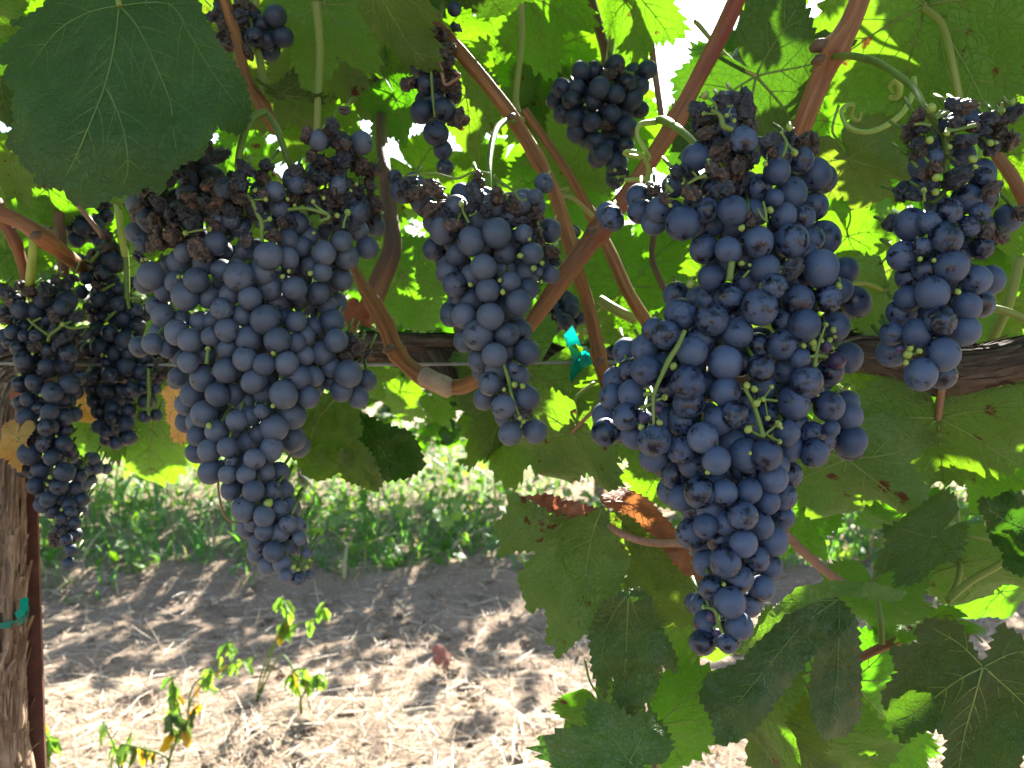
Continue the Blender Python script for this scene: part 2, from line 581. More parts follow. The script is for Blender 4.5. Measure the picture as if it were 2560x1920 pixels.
def straw_f(rg):
    y = 1.0 + 2.25 * rg.random() ** 0.8
    x = rg.uniform(-0.75, 0.75) * (y + 0.4)
    k = rg.choice((0, 1, 1, 2, 2))
    if y > 2.35 + 0.25 * noise.noise(Vector((x * 1.1, y, 2))) and rg.random() < 0.45:
        return x, y, rg.uniform(.008, .03), .0016, 0, 2  # short brown bits darken the straw where the next row's shade falls
    return x, y, rg.uniform(0.015, 0.10) * (1 if rg.random() < 0.85 else 2.0), rg.uniform(0.0007, 0.0022), 0, k


blades('straw_mulch', 34000, None, straw_f, [M['straw'], M['straw_grey'], M['straw_brown']], 3, 'dry straw and cut grass scattered over the bare soil', True)


def soil_clods():
    rg = random.Random(77)
    bm = bmesh.new()
    bmesh.ops.create_icosphere(bm, subdivisions=2, radius=1.0)
    iv = [q.co.copy() for q in bm.verts]
    fi = [tuple(q.index for q in fc.verts) for fc in bm.faces]
    bm.free()
    v, f = [], []
    for _ in range(1500):
        y = 1.2 + 2.1 * rg.random()
        x = rg.uniform(-.72, .72) * (y + .3)
        r = rg.choice((.004, .006, .009, .014)) * rg.uniform(.7, 1.5) * (1.5 if rg.random() < .06 else 1)
        o_ = Vector((rg.uniform(0, 50), rg.uniform(0, 50), 0))
        sx, sy, sz = rg.uniform(.7, 1.3), rg.uniform(.7, 1.3), rg.uniform(.45, .8)
        c = Vector((x, y, ground_z(x, y) + r * .15))
        b = len(v)
        for p in iv:
            q = p * (1 + .45 * noise.noise(p * 1.3 + o_))
            v.append(c + Vector((q.x * sx, q.y * sy, q.z * sz)) * r)
        f += [tuple(b + k for k in t_) for t_ in fi]
    obj('soil_clods', mesh('soil_clods', v, f, M['soil'], smooth=False), None, None, 'crumbs and clods of dry earth lying among the straw', 'soil clods', None, 'stuff')


soil_clods()


def grass_f(rg):
    y = 3.18 + 4.6 * rg.random() ** 1.25
    x = rg.uniform(-0.72, 0.72) * (y + 0.3)
    dens = noise.noise(Vector((x * 0.9, y * 0.9, 11)))
    y += 0.12 * noise.noise(Vector((x * 1.3, 5.0, 0))) + 0.30 * noise.noise(Vector((x * 2.3, 8.0, 0))) + 0.10 * noise.noise(Vector((x * 9, 2.0, 0)))
    if dens < -0.12 and rg.random() < 0.75:
        y, x = y + 0.0, x * 0.999
        return x, y, rg.uniform(.02, .06), .004, .6, 2
    h = rg.uniform(0.05, 0.25) * (1 + 0.8 * dens) * (0.55 + 0.45 * min(1, max(0, (y - 3.1) / 0.5)))
    k = rg.choice((0, 0, 0, 1, 1, 2)) if dens > -0.25 else rg.choice((0, 1, 2, 2))
    return x, y, h, rg.choice((.003, .004, .006, .009, .016)) * rg.uniform(.7, 1.2), rg.uniform(0.2, 2.0), k


blades('grass', 13000, None, grass_f, [M['grass'], M['grass_blue'], M['grass_dry']], 5, 'bright green grass and weeds on the low bank under the next row')


# ---------------------------------------------------------------- leaves
def lobe_radius(a, prm):
    """a = angle from the tip direction, signed; returns radius (unit: mid lobe = 1)"""
    a = abs(a)
    keys = prm
    for (a0, r0), (a1, r1) in zip(keys[:-1], keys[1:]):
        if a0 <= a <= a1:
            s = (a - a0) / (a1 - a0)
            s = s * s * (3 - 2 * s) * 0.45 + s * 0.55
            return r0 + (r1 - r0) * s
    return keys[-1][1]


def leaf_outline(rg, depth_=1.0, teeth=0.05):
    d = depth_
    k = [(0, 1.0), (R(rg.uniform(25, 31)), 1 - 0.36 * d), (R(rg.uniform(50, 56)), rg.uniform(0.80, 0.92)), (R(rg.uniform(78, 86)), 0.84 - 0.30 * d),
         (R(rg.uniform(104, 114)), rg.uniform(0.62, 0.74)), (R(140), 0.58), (R(rg.uniform(162, 168)), rg.uniform(0.40, 0.5)), (R(180), 0.07)]
    k2 = [(a * rg.uniform(0.96, 1.04) if 0 < a < 3 else a, r * rg.uniform(0.92, 1.08) if 0 < a < 3 else r) for a, r in k]
    pts = []
    n = 168
    for i in range(n):
        a = -math.pi + 2 * math.pi * (i + 0.5) / n
        r = lobe_radius(a, k if a > 0 else k2)
        # saw teeth, pointing at the tip of each lobe
        ph = (i * 0.285 + rg.uniform(-0.06, 0.06)) % 1.0
        tt = (ph / 0.7) if ph < 0.7 else (1 - ph) / 0.3
        r *= 1 + 1.5 * teeth * (tt - 0.5) * (1.0 if abs(a) < 2.7 else 0.2)
        pts.append(Vector((math.sin(a) * r, math.cos(a) * r)))
    return pts


def in_poly(p, poly):
    x, y = p
    c = False
    j = len(poly) - 1
    for i in range(len(poly)):
        xi, yi = poly[i]; xj, yj = poly[j]
        if (yi > y) != (yj > y) and x < (xj - xi) * (y - yi) / (yj - yi + 1e-12) + xi:
            c = not c
        j = i
    return c


def tri_poly(poly, step):
    pts = [Vector(p) for p in poly]
    nb = len(pts)
    x0 = min(p.x for p in pts); x1 = max(p.x for p in pts); y0 = min(p.y for p in pts); y1 = max(p.y for p in pts)
    y = y0 + step * 0.6
    row = 0
    while y < y1:
        x = x0 + step * (0.3 + 0.5 * (row % 2))
        while x < x1:
            if in_poly((x, y), poly):
                if min((p.x - x) ** 2 + (p.y - y) ** 2 for p in pts[:nb]) > (step * 0.45) ** 2:
                    pts.append(Vector((x, y)))
            x += step
        y += step * 0.87
        row += 1
    res = delaunay_2d_cdt(pts, [], [list(range(nb))], 1, 1e-7)
    return [Vector(p) for p in res[0]], [tuple(t) for t in res[2]]


def vein_lines(mains, inside, rg, unit, sec=True):
    """secondary veins branching off the main ones; returns [(points, r0, r1)]"""
    out = []
    for ml, r0 in mains:
        out.append((ml, r0, r0 * 0.3))
        if not sec:
            continue
        ln = sum((Vector(b) - Vector(a)).length for a, b in zip(ml[:-1], ml[1:]))
        k = max(2, int(ln / (unit * 0.17)))
        for i in range(1, k):
            s = i / k * ln
            acc = 0
            for a, b in zip(ml[:-1], ml[1:]):
                seg = (Vector(b) - Vector(a))
                if acc + seg.length >= s:
                    p = Vector(a) + seg * ((s - acc) / seg.length)
                    dr = seg.normalized()
                    break
                acc += seg.length
            for sgn in (-1, 1):
                ang = sgn * R(rg.uniform(38, 52))
                dd = Vector((dr.x * math.cos(ang) - dr.y * math.sin(ang), dr.x * math.sin(ang) + dr.y * math.cos(ang)))
                pl = [p.copy()]
                q = p.copy()
                mx = unit * rg.uniform(0.28, 0.42) * (1 - 0.6 * i / k)
                tr = 0
                while tr < mx:
                    q = q + dd * unit * 0.05
                    tr += unit * 0.05
                    if not inside(q):
                        break
                    pl.append(q.copy())
                    c_ = -sgn * R(4)
                    dd = Vector((dd.x * math.cos(c_) - dd.y * math.sin(c_), dd.x * math.sin(c_) + dd.y * math.cos(c_)))
                if len(pl) > 2:
                    out.append((pl, r0 * 0.42, r0 * 0.14))
    return out


def vein_mesh(name, lines, zf, scale3, mat):
    v, f, uv = [], [], []
    for pl, r0, r1 in lines:
        p3 = [zf(p[0], p[1]) for p in pl]
        k = len(p3)
        tube(p3, [r0 + (r1 - r0) * i / (k - 1) for i in range(k)], 4, 1, None, v, f, uv, smooth=False)
    return mesh(name, v, f, mat)


def make_variant(seed, lobedepth, teeth, cup, fold, wave, droop):
    rg = random.Random(seed)
    ol = leaf_outline(rg, lobedepth, teeth)
    off = Vector((seed * 3.1, seed * 1.7, 0))

    def zf(x, y):
        r2 = x * x + y * y
        z = -cup * r2 + fold * abs(x) * 0.6 - droop * max(0, y) ** 2
        z += wave * math.sqrt(r2) * noise.noise(Vector((x * 1.9, y * 1.9, 0)) + off) * 1.6
        z += 0.05 * wave * noise.noise(Vector((x * 7, y * 7, 4)) + off)
        return Vector((x, y, z))
    pts, tr = tri_poly([tuple(p) for p in ol], 0.1)
    v = [zf(p.x, p.y) for p in pts]
    mains = []
    for a, ln in ((0, 0.95), (R(53), 0.78), (-R(53), 0.78), (R(110), 0.58), (-R(110), 0.58)):
        bend = 0.12 * (1 if a > 0 else -1 if a < 0 else 0)
        pl = []
        for i in range(9):
            s = i / 8
            aa = a - bend * s
            pl.append(Vector((math.sin(aa) * ln * s, math.cos(aa) * ln * s)))
        mains.append((pl, 0.011))
    polyt = [tuple(p * 0.96) for p in ol]
    vl = vein_lines(mains, lambda q: in_poly((q.x, q.y), polyt), rg, 1.0)
    pv, pf, pu = tube([zf(0, 0), Vector((rg.uniform(-.05, .05), -0.14, -0.05)), Vector((rg.uniform(-.12, .12), -0.34, -0.20)), Vector((rg.uniform(-.2, .2), -0.55, -0.46))], [0.018, 0.016, 0.016, 0.022], 6, 5)
    return (v, tr), vl, zf, (pv, pf)


VARS = []
for i, (ld, te, cu, fo, wa, dr) in enumerate([(1.0, .10, .10, .10, .22, .10), (0.75, .09, .20, .0, .30, .25), (1.15, .11, -.05, .25, .25, .05), (0.85, .08, .30, .10, .20, .35), (0.95, .10, .05, -.15, .35, .15), (0.6, .09, .12, .18, .28, .1), (1.1, .11, .22, .3, .3, .4), (0.9, .1, .0, .05, .4, .0)]):
    VARS.append(make_variant(20 + i, ld, te, cu, fo, wa, dr))
_lm = {}


def leaf_meshes(i, mat):
    key = (i, mat)
    if key not in _lm:
        (v, tr), vl, zf, (pv, pf) = VARS[i]
        vm = M['vein_dark'] if mat in ('leaf_dark', 'leaf_dusty') else M['vein']
        if mat in ('leaf_brown',):
            vm = M['petiole_brown']
        _lm[key] = (mesh('leaf', v, tr, M[mat]), vein_mesh('vein', vl, zf, 1, vm), mesh('petiole', pv, pf, M['petiole']))
    return _lm[key]


# the vine itself
vine = thing('grapevine', P(-40, 1990, 0.74).to_3d() * 1.0, 'grapevine with knotty brown canes and green leaves spreading over the whole picture', 'grapevine')
LEAFN = [0]


def leaf_matrix(J, T, roll, flip=False, width=1.0, scale=None):
    y = (T - J)
    s = y.length if scale is None else scale
    y.normalize()
    view = (CAM - J).normalized()
    n = view - y * view.dot(y)
    n.normalize()
    if flip:
        n = -n
    x = y.cross(n)
    m = Matrix((x, y, n)).transposed().to_4x4()
    m = Matrix.Translation(J) @ m @ Matrix.Rotation(roll, 4, 'Y') @ Matrix.Diagonal((s * width, s, s, 1))
    return m


def add_leaf(J, T, mat, roll=0.0, width=1.0, var=None, label=None, parent=None, petiole=True, flip=False, scale=None):
    i = var if var is not None else random.randrange(len(VARS))
    ml, mv, mp = leaf_meshes(i, mat)
    mw = leaf_matrix(J, T, roll, flip, width, scale)
    o = obj('leaf', ml, parent or vine, mw, label)
    PINV[o.name] = mw.inverted()
    obj('vein', mv, o, mw)
    if petiole:
        obj('petiole', mp, o, mw)
    LEAFN[0] += 1
    return o


def leaf_px(jx, jy, tx, ty, d, mat, roll=0.0, dt=0.0, width=1.0, var=None, label=None, petiole=True, flip=False):
    return add_leaf(P(jx, jy, d), P(tx, ty, d + dt), mat, R(roll), width, var, label, None, petiole, flip)


def serrate(poly, step, amp, rg):
    """put saw teeth on a traced outline"""
    pts = [Vector(p) for p in poly]
    area = sum(a.x * b.y - b.x * a.y for a, b in zip(pts, pts[1:] + pts[:1]))
    sg = 1 if area > 0 else -1
    out = []
    for a, b in zip(pts, pts[1:] + pts[:1]):
        e = b - a
        k = max(1, round(e.length / step))
        nrm = Vector((e.y, -e.x)).normalized() * sg
        for i in range(k):
            s = i / k
            out.append(a + e * s + (nrm * rg.uniform(-0.2, 0.2) * amp if i else Vector((0, 0))))
            if k > 1 or e.length > step * 0.7:
                out.append(a + e * (s + 0.68 / k) + nrm * amp * rg.uniform(0.6, 1.3))
    return out


def traced_leaf(poly, junction, d, mat, mains, gx=0.0, gy=0.0, wave=0.010, cup=0.0, seed=1, step=26, amp=6, label=None, vein_r=3.0, vmat='vein', fold=None, petiole=None, sec=True):
    """a leaf drawn in its own outline: outline and veins as seen, at its own distance, tilted and rippled in depth"""
    rg = random.Random(seed)
    po = serrate(poly, step * 0.8, amp * 1.5, rg) if amp else [Vector(p) for p in poly]
    J = P(junction[0], junction[1], d)
    cx = sum(p[0] for p in poly) / len(poly); cy = sum(p[1] for p in poly) / len(poly)
    sz = max(max(p[0] for p in poly) - min(p[0] for p in poly), max(p[1] for p in poly) - min(p[1] for p in poly)) / 2
    S = sz / FPX * d * 1.1

    def zf(x, y):
        u, w_ = (x - cx) / sz, (y - cy) / sz
        dd = d + gx * u + gy * w_ + cup * (u * u + w_ * w_)
        dd += wave * noise.noise(Vector((u * 1.7 + seed * 5.3, w_ * 1.7, seed * 0.7))) * 2 + wave * 0.35 * noise.noise(Vector((u * 5 + seed, w_ * 5, 2.0)))
        if fold:
            (ax, ay), (bx, by), kf = fold
            e = Vector((bx - ax, by - ay)).normalized()
            dist = ((x - ax) * -e.y + (y - ay) * e.x) / sz
            dd += kf * abs(dist)
        return (P(x, y, dd) - J) / S
    pts, tr = tri_poly([tuple(p) for p in po], max(14, sz * 0.09))
    v = [zf(p.x, p.y) for p in pts]
    mw = Matrix.Translation(J) @ Matrix.Diagonal((S, S, S, 1))
    o = obj('leaf', mesh('leaf', v, tr, M[mat]), vine, mw, label)
    PINV[o.name] = mw.inverted()
    if mains:
        ml = []
        for pl, r in mains:
            pts3, _ = smooth_path([Vector((p[0], p[1], 0)) for p in pl], 1.0, 4)
            ml.append(([Vector((p.x, p.y)) for p in pts3], r))
        pp = [tuple(p) for p in po]
        vl = vein_lines(ml, lambda q: in_poly((q.x, q.y), pp), rg, sz * 1.1, sec)
        vl = [(pl, r0 / FPX * d / S, r1 / FPX * d / S) for pl, r0, r1 in vl]
        obj('vein', vein_mesh('vein', vl, zf, 1, M[vmat]), o, mw)
    if petiole:
        pv, pf, pu = tube([(P(*q) - J) / S for q in petiole[0]], [r / FPX * d / S for r in petiole[1]], 8, 6)
        obj('petiole', mesh('petiole', pv, pf, M[petiole[2] if len(petiole) > 2 else 'petiole']), o, mw)
    LEAFN[0] += 1
    return o


# --- large leaf at the top left, close to the lens
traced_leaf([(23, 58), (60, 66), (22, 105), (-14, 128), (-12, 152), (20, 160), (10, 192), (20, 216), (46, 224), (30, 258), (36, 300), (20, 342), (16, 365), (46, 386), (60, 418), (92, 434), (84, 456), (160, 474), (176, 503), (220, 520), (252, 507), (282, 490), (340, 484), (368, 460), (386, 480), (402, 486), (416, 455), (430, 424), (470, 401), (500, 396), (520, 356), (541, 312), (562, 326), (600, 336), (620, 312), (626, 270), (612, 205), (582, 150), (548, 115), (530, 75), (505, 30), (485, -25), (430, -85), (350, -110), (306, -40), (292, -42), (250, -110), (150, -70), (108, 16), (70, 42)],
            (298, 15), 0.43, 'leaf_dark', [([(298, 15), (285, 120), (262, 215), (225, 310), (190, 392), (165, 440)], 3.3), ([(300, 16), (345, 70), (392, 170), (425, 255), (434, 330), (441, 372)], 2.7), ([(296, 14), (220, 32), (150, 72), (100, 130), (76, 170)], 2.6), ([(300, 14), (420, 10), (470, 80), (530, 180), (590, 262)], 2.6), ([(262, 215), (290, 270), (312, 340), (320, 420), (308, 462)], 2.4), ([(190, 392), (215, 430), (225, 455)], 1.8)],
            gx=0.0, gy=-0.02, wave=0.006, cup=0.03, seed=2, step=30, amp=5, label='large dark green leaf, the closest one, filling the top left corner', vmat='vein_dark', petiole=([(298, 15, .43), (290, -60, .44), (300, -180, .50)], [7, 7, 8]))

# --- leaf folded below the left bunch
traced_leaf([(795, 985), (752, 1020), (722, 1080), (712, 1130), (742, 1150), (762, 1190), (802, 1201), (832, 1190), (852, 1170), (866, 1130), (905, 1080), (895, 1020), (860, 985)], (860, 990), 0.60, 'leaf_pale', [([(850, 985), (800, 1040), (778, 1090), (785, 1150)], 3)], wave=0.012, seed=3, step=24, amp=4, label='light green lobe of a folded leaf below the left bunch')  # backlight on this lobe is put into a paler leaf colour
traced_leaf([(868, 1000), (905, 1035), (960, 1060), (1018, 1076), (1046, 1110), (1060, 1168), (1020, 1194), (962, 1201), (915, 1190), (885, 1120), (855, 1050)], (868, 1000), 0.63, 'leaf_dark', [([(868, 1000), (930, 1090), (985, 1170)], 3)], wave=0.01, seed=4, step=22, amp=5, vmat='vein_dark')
traced_leaf([(846, 1130), (872, 1110), (902, 1105), (938, 1150), (957, 1208), (940, 1230), (902, 1214), (862, 1200), (848, 1172)], (900, 1108), 0.585, 'leaf_spot', None, wave=0.008, seed=5, step=20, amp=4)

# --- leaves under the right half
traced_leaf([(1272, 1236), (1300, 1240), (1392, 1292), (1500, 1270), (1540, 1290), (1566, 1340), (1572, 1420), (1532, 1500), (1480, 1568), (1438, 1604), (1392, 1648), (1388, 1600), (1366, 1612), (1370, 1545), (1360, 1510), (1326, 1533), (1306, 1480), (1294, 1446), (1322, 1402), (1352, 1374), (1292, 1376), (1247, 1390), (1252, 1350), (1238, 1310), (1268, 1288)],
            (1505, 1272), 0.56, 'leaf_spot', [([(1505, 1272), (1478, 1350), (1465, 1430), (1460, 1500), (1435, 1570)], 3.4), ([(1500, 1275), (1420, 1290), (1330, 1310)], 2.4), ([(1478, 1350), (1400, 1385), (1340, 1430)], 2.2)], gx=-0.02, gy=0.01, wave=0.012, seed=6, step=30, amp=5, label='bright green lobed leaf with a scorched brown upper edge beside the bare soil',
            petiole=([(1505, 1272, .56), (1530, 1318, .535), (1580, 1345, .52), (1640, 1358, .52), (1720, 1362, .54), (1800, 1400, .56)], [9, 9, 9, 9, 10, 11], 'petiole_brown'))
traced_leaf([(1312, 1242), (1370, 1236), (1452, 1260), (1486, 1272), (1402, 1302), (1386, 1294), (1350, 1262)], (1480, 1270), 0.553, 'leaf_brown', None, wave=0.012, seed=7, step=22, amp=4, label='curled brown dried leaf edge')
traced_leaf([(1500, 1242), (1560, 1220), (1622, 1250), (1692, 1330), (1742, 1420), (1757, 1452), (1722, 1442), (1682, 1400), (1642, 1342), (1572, 1284), (1512, 1264)], (1510, 1262), 0.545, 'leaf_brown', [([(1510, 1256), (1580, 1262), (1660, 1340), (1730, 1430)], 2.6)], gx=0.02, wave=0.014, seed=8, step=24, amp=5, label='crisp reddish brown dried part of a leaf behind the right bunch', vmat='petiole_brown')
traced_leaf([(1528, 1276), (1580, 1290), (1642, 1350), (1700, 1412), (1752, 1448), (1775, 1500), (1768, 1566), (1702, 1562), (1640, 1566), (1600, 1520), (1560, 1480), (1575, 1400), (1560, 1330)], (1515, 1275), 0.575, 'leaf_pale', [([(1520, 1276), (1590, 1340), (1650, 1410), (1715, 1480)], 3)], gx=0.02, wave=0.01, seed=9, step=26, amp=4)
traced_leaf([(1562, 1478), (1502, 1510), (1474, 1582), (1482, 1682), (1514, 1748), (1522, 1692), (1538, 1684), (1530, 1802), (1582, 1792), (1612, 1760), (1642, 1722), (1652, 1662), (1694, 1682), (1690, 1640), (1652, 1568), (1622, 1488), (1590, 1470)],
            (1572, 1478), 0.535, 'leaf_dusty', [([(1572, 1478), (1566, 1600), (1562, 1700), (1556, 1780)], 3), ([(1572, 1485), (1610, 1580), (1660, 1650)], 2.2), ([(1570, 1485), (1520, 1560), (1500, 1680)], 2.2)], gy=0.01, wave=0.01, seed=10, step=26, amp=5, label='dull dark leaf hanging point down left of the right bunch tip', vmat='vein_dark')
traced_leaf([(2040, 1478), (1990, 1500), (1930, 1562), (1862, 1650), (1764, 1690), (1750, 1742), (1782, 1800), (1796, 1862), (1852, 1850), (1902, 1802), (1962, 1722), (2030, 1640), (2080, 1560), (2100, 1500)],
            (2098, 1496), 0.50, 'leaf_dusty', [([(2098, 1496), (2000, 1570), (1900, 1690), (1810, 1800)], 3), ([(2090, 1500), (1990, 1510), (1930, 1570)], 2.2)], gx=-0.01, gy=-0.02, wave=0.012, seed=11, step=30, amp=6, label='dark leaf dusted with pale spray spots at the tip of the right bunch', vmat='vein_dark')
traced_leaf([(2098, 1500), (2140, 1545), (2150, 1640), (2152, 1790), (2122, 1832), (2062, 1850), (2032, 1800), (2026, 1700), (2042, 1630), (2070, 1570)],
            (2098, 1496), 0.515, 'leaf_dusty', [([(2098, 1500), (2096, 1600), (2092, 1700), (2075, 1820)], 3)], wave=0.012, seed=12, step=28, amp=6, vmat='vein_dark', gx=0.02)
traced_leaf([(1850, 1640), (1888, 1590), (1930, 1522), (2000, 1466), (2100, 1452), (2200, 1462), (2270, 1482), (2240, 1504), (2132, 1488), (2062, 1494), (1962, 1534), (1912, 1584)], (2150, 1470), 0.485, 'leaf_spot', None, gx=0.03, wave=0.012, seed=13, step=40, amp=3)
traced_leaf([(2455, 1668), (2400, 1560), (2330, 1545), (2290, 1570), (2300, 1610), (2225, 1620), (2245, 1680), (2205, 1740), (2215, 1790), (2260, 1860), (2290, 1830), (2340, 1822), (2370, 1850), (2350, 1960), (2450, 2010), (2540, 1960), (2560, 1870), (2620, 1830), (2640, 1700), (2560, 1600), (2500, 1560), (2470, 1640)],
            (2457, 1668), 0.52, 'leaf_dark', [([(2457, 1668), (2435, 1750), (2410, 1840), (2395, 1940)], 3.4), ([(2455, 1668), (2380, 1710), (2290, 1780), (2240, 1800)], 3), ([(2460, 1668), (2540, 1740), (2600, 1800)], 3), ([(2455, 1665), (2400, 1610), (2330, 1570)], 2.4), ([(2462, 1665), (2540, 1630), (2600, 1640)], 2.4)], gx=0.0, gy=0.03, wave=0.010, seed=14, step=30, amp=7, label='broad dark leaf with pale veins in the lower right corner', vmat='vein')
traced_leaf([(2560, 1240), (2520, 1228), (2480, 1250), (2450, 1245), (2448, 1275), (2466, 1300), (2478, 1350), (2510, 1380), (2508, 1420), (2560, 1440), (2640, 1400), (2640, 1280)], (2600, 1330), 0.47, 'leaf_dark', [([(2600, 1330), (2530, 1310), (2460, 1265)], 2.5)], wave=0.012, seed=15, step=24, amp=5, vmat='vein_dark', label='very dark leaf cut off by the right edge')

# generic leaves: (junction, tip, distance, kind, roll, dt, width)
K = {'d': 'leaf_dark', 'u': 'leaf_dusty', 'm': 'leaf_mid', 's': 'leaf_spot', 'p': 'leaf_pale', 'y': 'leaf_yellow', 'b': 'leaf_brown'}
TABLE = [
    # upper left and centre
    (810, 12, 765, 235, .64, 'm', 8, .02, 1.0), (930, -60, 1022, 205, .54, 'p', 50, .02, .8), (1060, -70, 1085, 85, .66, 'd', -25, .02, 1), (1215, -60, 1246, 105, .58, 'd', 15, .04, 1),
    (700, 232, 812, 262, .60, 'd', 74, .0, 1), (845, 90, 905, 262, .76, 's', -20, .03, 1), (905, 180, 925, 330, .80, 'p', 30, .02, 1), (715, 190, 640, 340, .80, 'p', 12, .03, 1.1),
    (770, 290, 850, 410, .88, 'p', -15, .02, 1.1), (990, 250, 1035, 372, .74, 'm', -25, .02, .9), (1165, 240, 1185, 415, .74, 's', 25, .03, .9), (1010, 120, 1060, 250, .9, 'm', 20, .03, 1),
    (560, 180, 600, 300, .75, 'm', 30, .03, .8), (620, 60, 560, 200, .86, 's', -30, .03, 1), (1100, 100, 1210, 250, .95, 'm', 10, .03, 1.1),
    # the sunlit screen of leaves in the middle
    (1345, 140, 1372, 400, 1.0, 'm', 14, .03, 1.0), (1325, -10, 1392, 205, .80, 'm', -12, .03, .9), (1465, 170, 1490, 470, 1.05, 'm', -22, .03, 1.0), (1395, 430, 1510, 590, 1.0, 'm', 14, .03, 1.0),
    (1450, -60, 1500, 110, .92, 'm', 20, .03, 1), (1590, -20, 1570, 195, .74, 's', 22, .03, .85), (1560, 330, 1600, 470, 1.05, 'm', 10, .02, 1.0), (1625, -50, 1650, 110, .82, 's', -66, .02, .8),
    (1830, 160, 1672, 215, .84, 'd', 26, .03, .8), (1920, -20, 2030, 30, .9, 'm', 30, .04, .8), (1905, 120, 1745, 225, .74, 'u', 62, .02, 1), (1738, 322, 1682, 455, .585, 'd', 12, .02, .9),
    (1890, 190, 2085, 395, .60, 'd', -10, .03, 1.05), (1820, 480, 1900, 580, .8, 'm', 0, .03, 1),
    # upper right
    (2312, 15, 2190, 395, .64, 's', 6, .04, 1.0), (2122, 396, 2198, 560, .62, 'p', 20, .02, 1.0), (2330, 385, 2170, 472, .72, 'd', 22, .02, .9), (2540, 130, 2540, 290, .72, 's', 30, .03, 1), (2490, 400, 2452, 660, .70, 'm', 56, .03, .9),
    (2590, 560, 2540, 700, .82, 'm', 10, .03, 1), (2440, 260, 2330, 330, .85, 'm', 10, .03, 1.1), (2215, 728, 2190, 905, .62, 's', 8, .02, 1.1), (2120, 590, 2150, 705, .68, 'm', 20, .03, .9),
    (2060, 540, 2120, 610, .8, 'm', 10, .03, 1.1), (2260, -60, 2500, 40, .82, 'd', 20, .03, 1), (2420, 600, 2330, 700, .9, 'm', 18, .03, 1.1),
    # middle band
    (1005, 690, 1080, 855, .86, 'm', 10, .03, 1.0), (1570, 715, 1720, 560, .86, 'm', -14, .0, 1.1), (1690, 640, 1800, 540, .9, 'm', 12, .0, 1), (1480, 780, 1570, 860, .92, 's', 20, .03, 1.1), (1330, 940, 1150, 1150, .70, 'm', 14, .02, .9),
    (1432, 1080, 1370, 1250, .62, 's', 6, .02, 1.15), (1560, 1000, 1640, 1180, .66, 'm', -14, .02, 1.0), (1270, 1010, 1300, 1240, .72, 'm', -24, .02, .8),
    (1040, 430, 1150, 540, 1.0, 'm', 14, .03, 1.1), (900, 480, 950, 640, 1.0, 's', 18, .03, 1), (880, 560, 930, 690, .9, 'm', -20, .03, .8), (1150, 560, 1100, 650, 1.02, 'm', 20, .03, 1.1),
    # lower right
    (2345, 1046, 2362, 1262, .62, 's', 0, .03, 1.12), (2116, 1146, 2088, 1372, .62, 's', -8, .03, 1.15), (2480, 1000, 2600, 1160, .72, 'd', 10, .03, 1.1), (2190, 960, 2120, 1060, .68, 'm', 30, .03, 1.0),
    (2400, 1410, 2445, 1570, .66, 's', 10, .03, 1.2), (2330, 1345, 2150, 1455, .56, 'u', 48, .03, .9), (2265, 1280, 2320, 1390, .7, 'm', 20, .03, 1.0), (2370, 1555, 2235, 1580, .58, 's', 58, .0, 1),
    (1645, 1812, 1745, 1965, .66, 'm', 0, .02, 1.3), (1572, 1905, 1352, 1848, .52, 'u', 8, .0, .9), (1500, 1760, 1560, 1850, .6, 's', 24, .02, 1.1), (2190, 1480, 2230, 1640, .66, 'm', 18, .02, 1.0), (2130, 1700, 2250, 1860, .70, 'm', 10, .02, 1.1),
    (2240, 1830, 2190, 1950, .86, 'm', 14, .02, 1.1), (1905, 1670, 1800, 1905, .56, 's', 56, .02, .9), (1940, 1800, 1900, 1960, .60, 'p', 18, .02, 1.1), (2060, 1850, 2120, 1990, .62, 'm', 10, .02, 1.1),
    (1700, 1560, 1760, 1720, .66, 'm', 16, .02, .95), (2010, 1270, 1930, 1400, .74, 'm', 26, .02, .9), (2480, 1180, 2420, 1290, .78, 'm', 18, .02, 1.1), (2500, 1480, 2580, 1560, .75, 'm', 10, .02, 1.1), (1650, 1180, 1700, 1290, .72, 'm', 10, .02, 1.1),
    (1800, 1600, 1830, 1700, .75, 's', 10, .02, 1), (1980, 1600, 2010, 1700, .78, 'm', 10, .02, 1.1), (1760, 1000, 1760, 1100, .8, 'm', 0, .02, 1), (2260, 1150, 2290, 1250, .8, 'm', 0, .02, 1), (2450, 880, 2380, 760, .8, 'm', 0, .02, 1),
    (2050, 1000, 2000, 1090, .8, 'm', 0, .02, 1), (1600, 1500, 1620, 1400, .75, 's', 0, .02, 1),
    # left side
    (30, 410, 60, 520, .60, 's', 18, .02, 1.1), (120, 470, 140, 600, .72, 'm', 14, .02, 1), (20, 640, 60, 740, .84, 'm', 14, .02, 1), (180, 560, 250, 640, .84, 'm', 20, .02, 1), (0, 30, 40, 130, .55, 'm', 30, .02, 1),
    (340, 420, 280, 520, .62, 's', 40, .02, .9), (0, 200, 25, 330, .7, 'd', 20, .02, 1.0), (395, 960, 312, 1262, .86, 'm', 30, .04, .8), (250, 1020, 190, 1180, .88, 's', 18, .03, .8), (410, 960, 380, 1080, .9, 'm', 10, .03, 1), (455, 1010, 440, 1112, .66, 'y', 30, .0, .9),
    (46, 1092, 24, 1185, .66, 'y', 50, .0, .8), (240, 1010, 200, 1090, .84, 'y', 20, .02, .9), (895, 775, 880, 835, .66, 'b', 20, .0, .9), (900, 940, 960, 1010, .8, 'm', 18, .02, 1.0), (60, 980, 40, 1060, .7, 'b', 40, .0, .9),
    (1090, 1010, 1125, 1080, .84, 'm', 22, .02, .7), (1000, 980, 985, 1080, .9, 'm', 30, .02, .8),
]
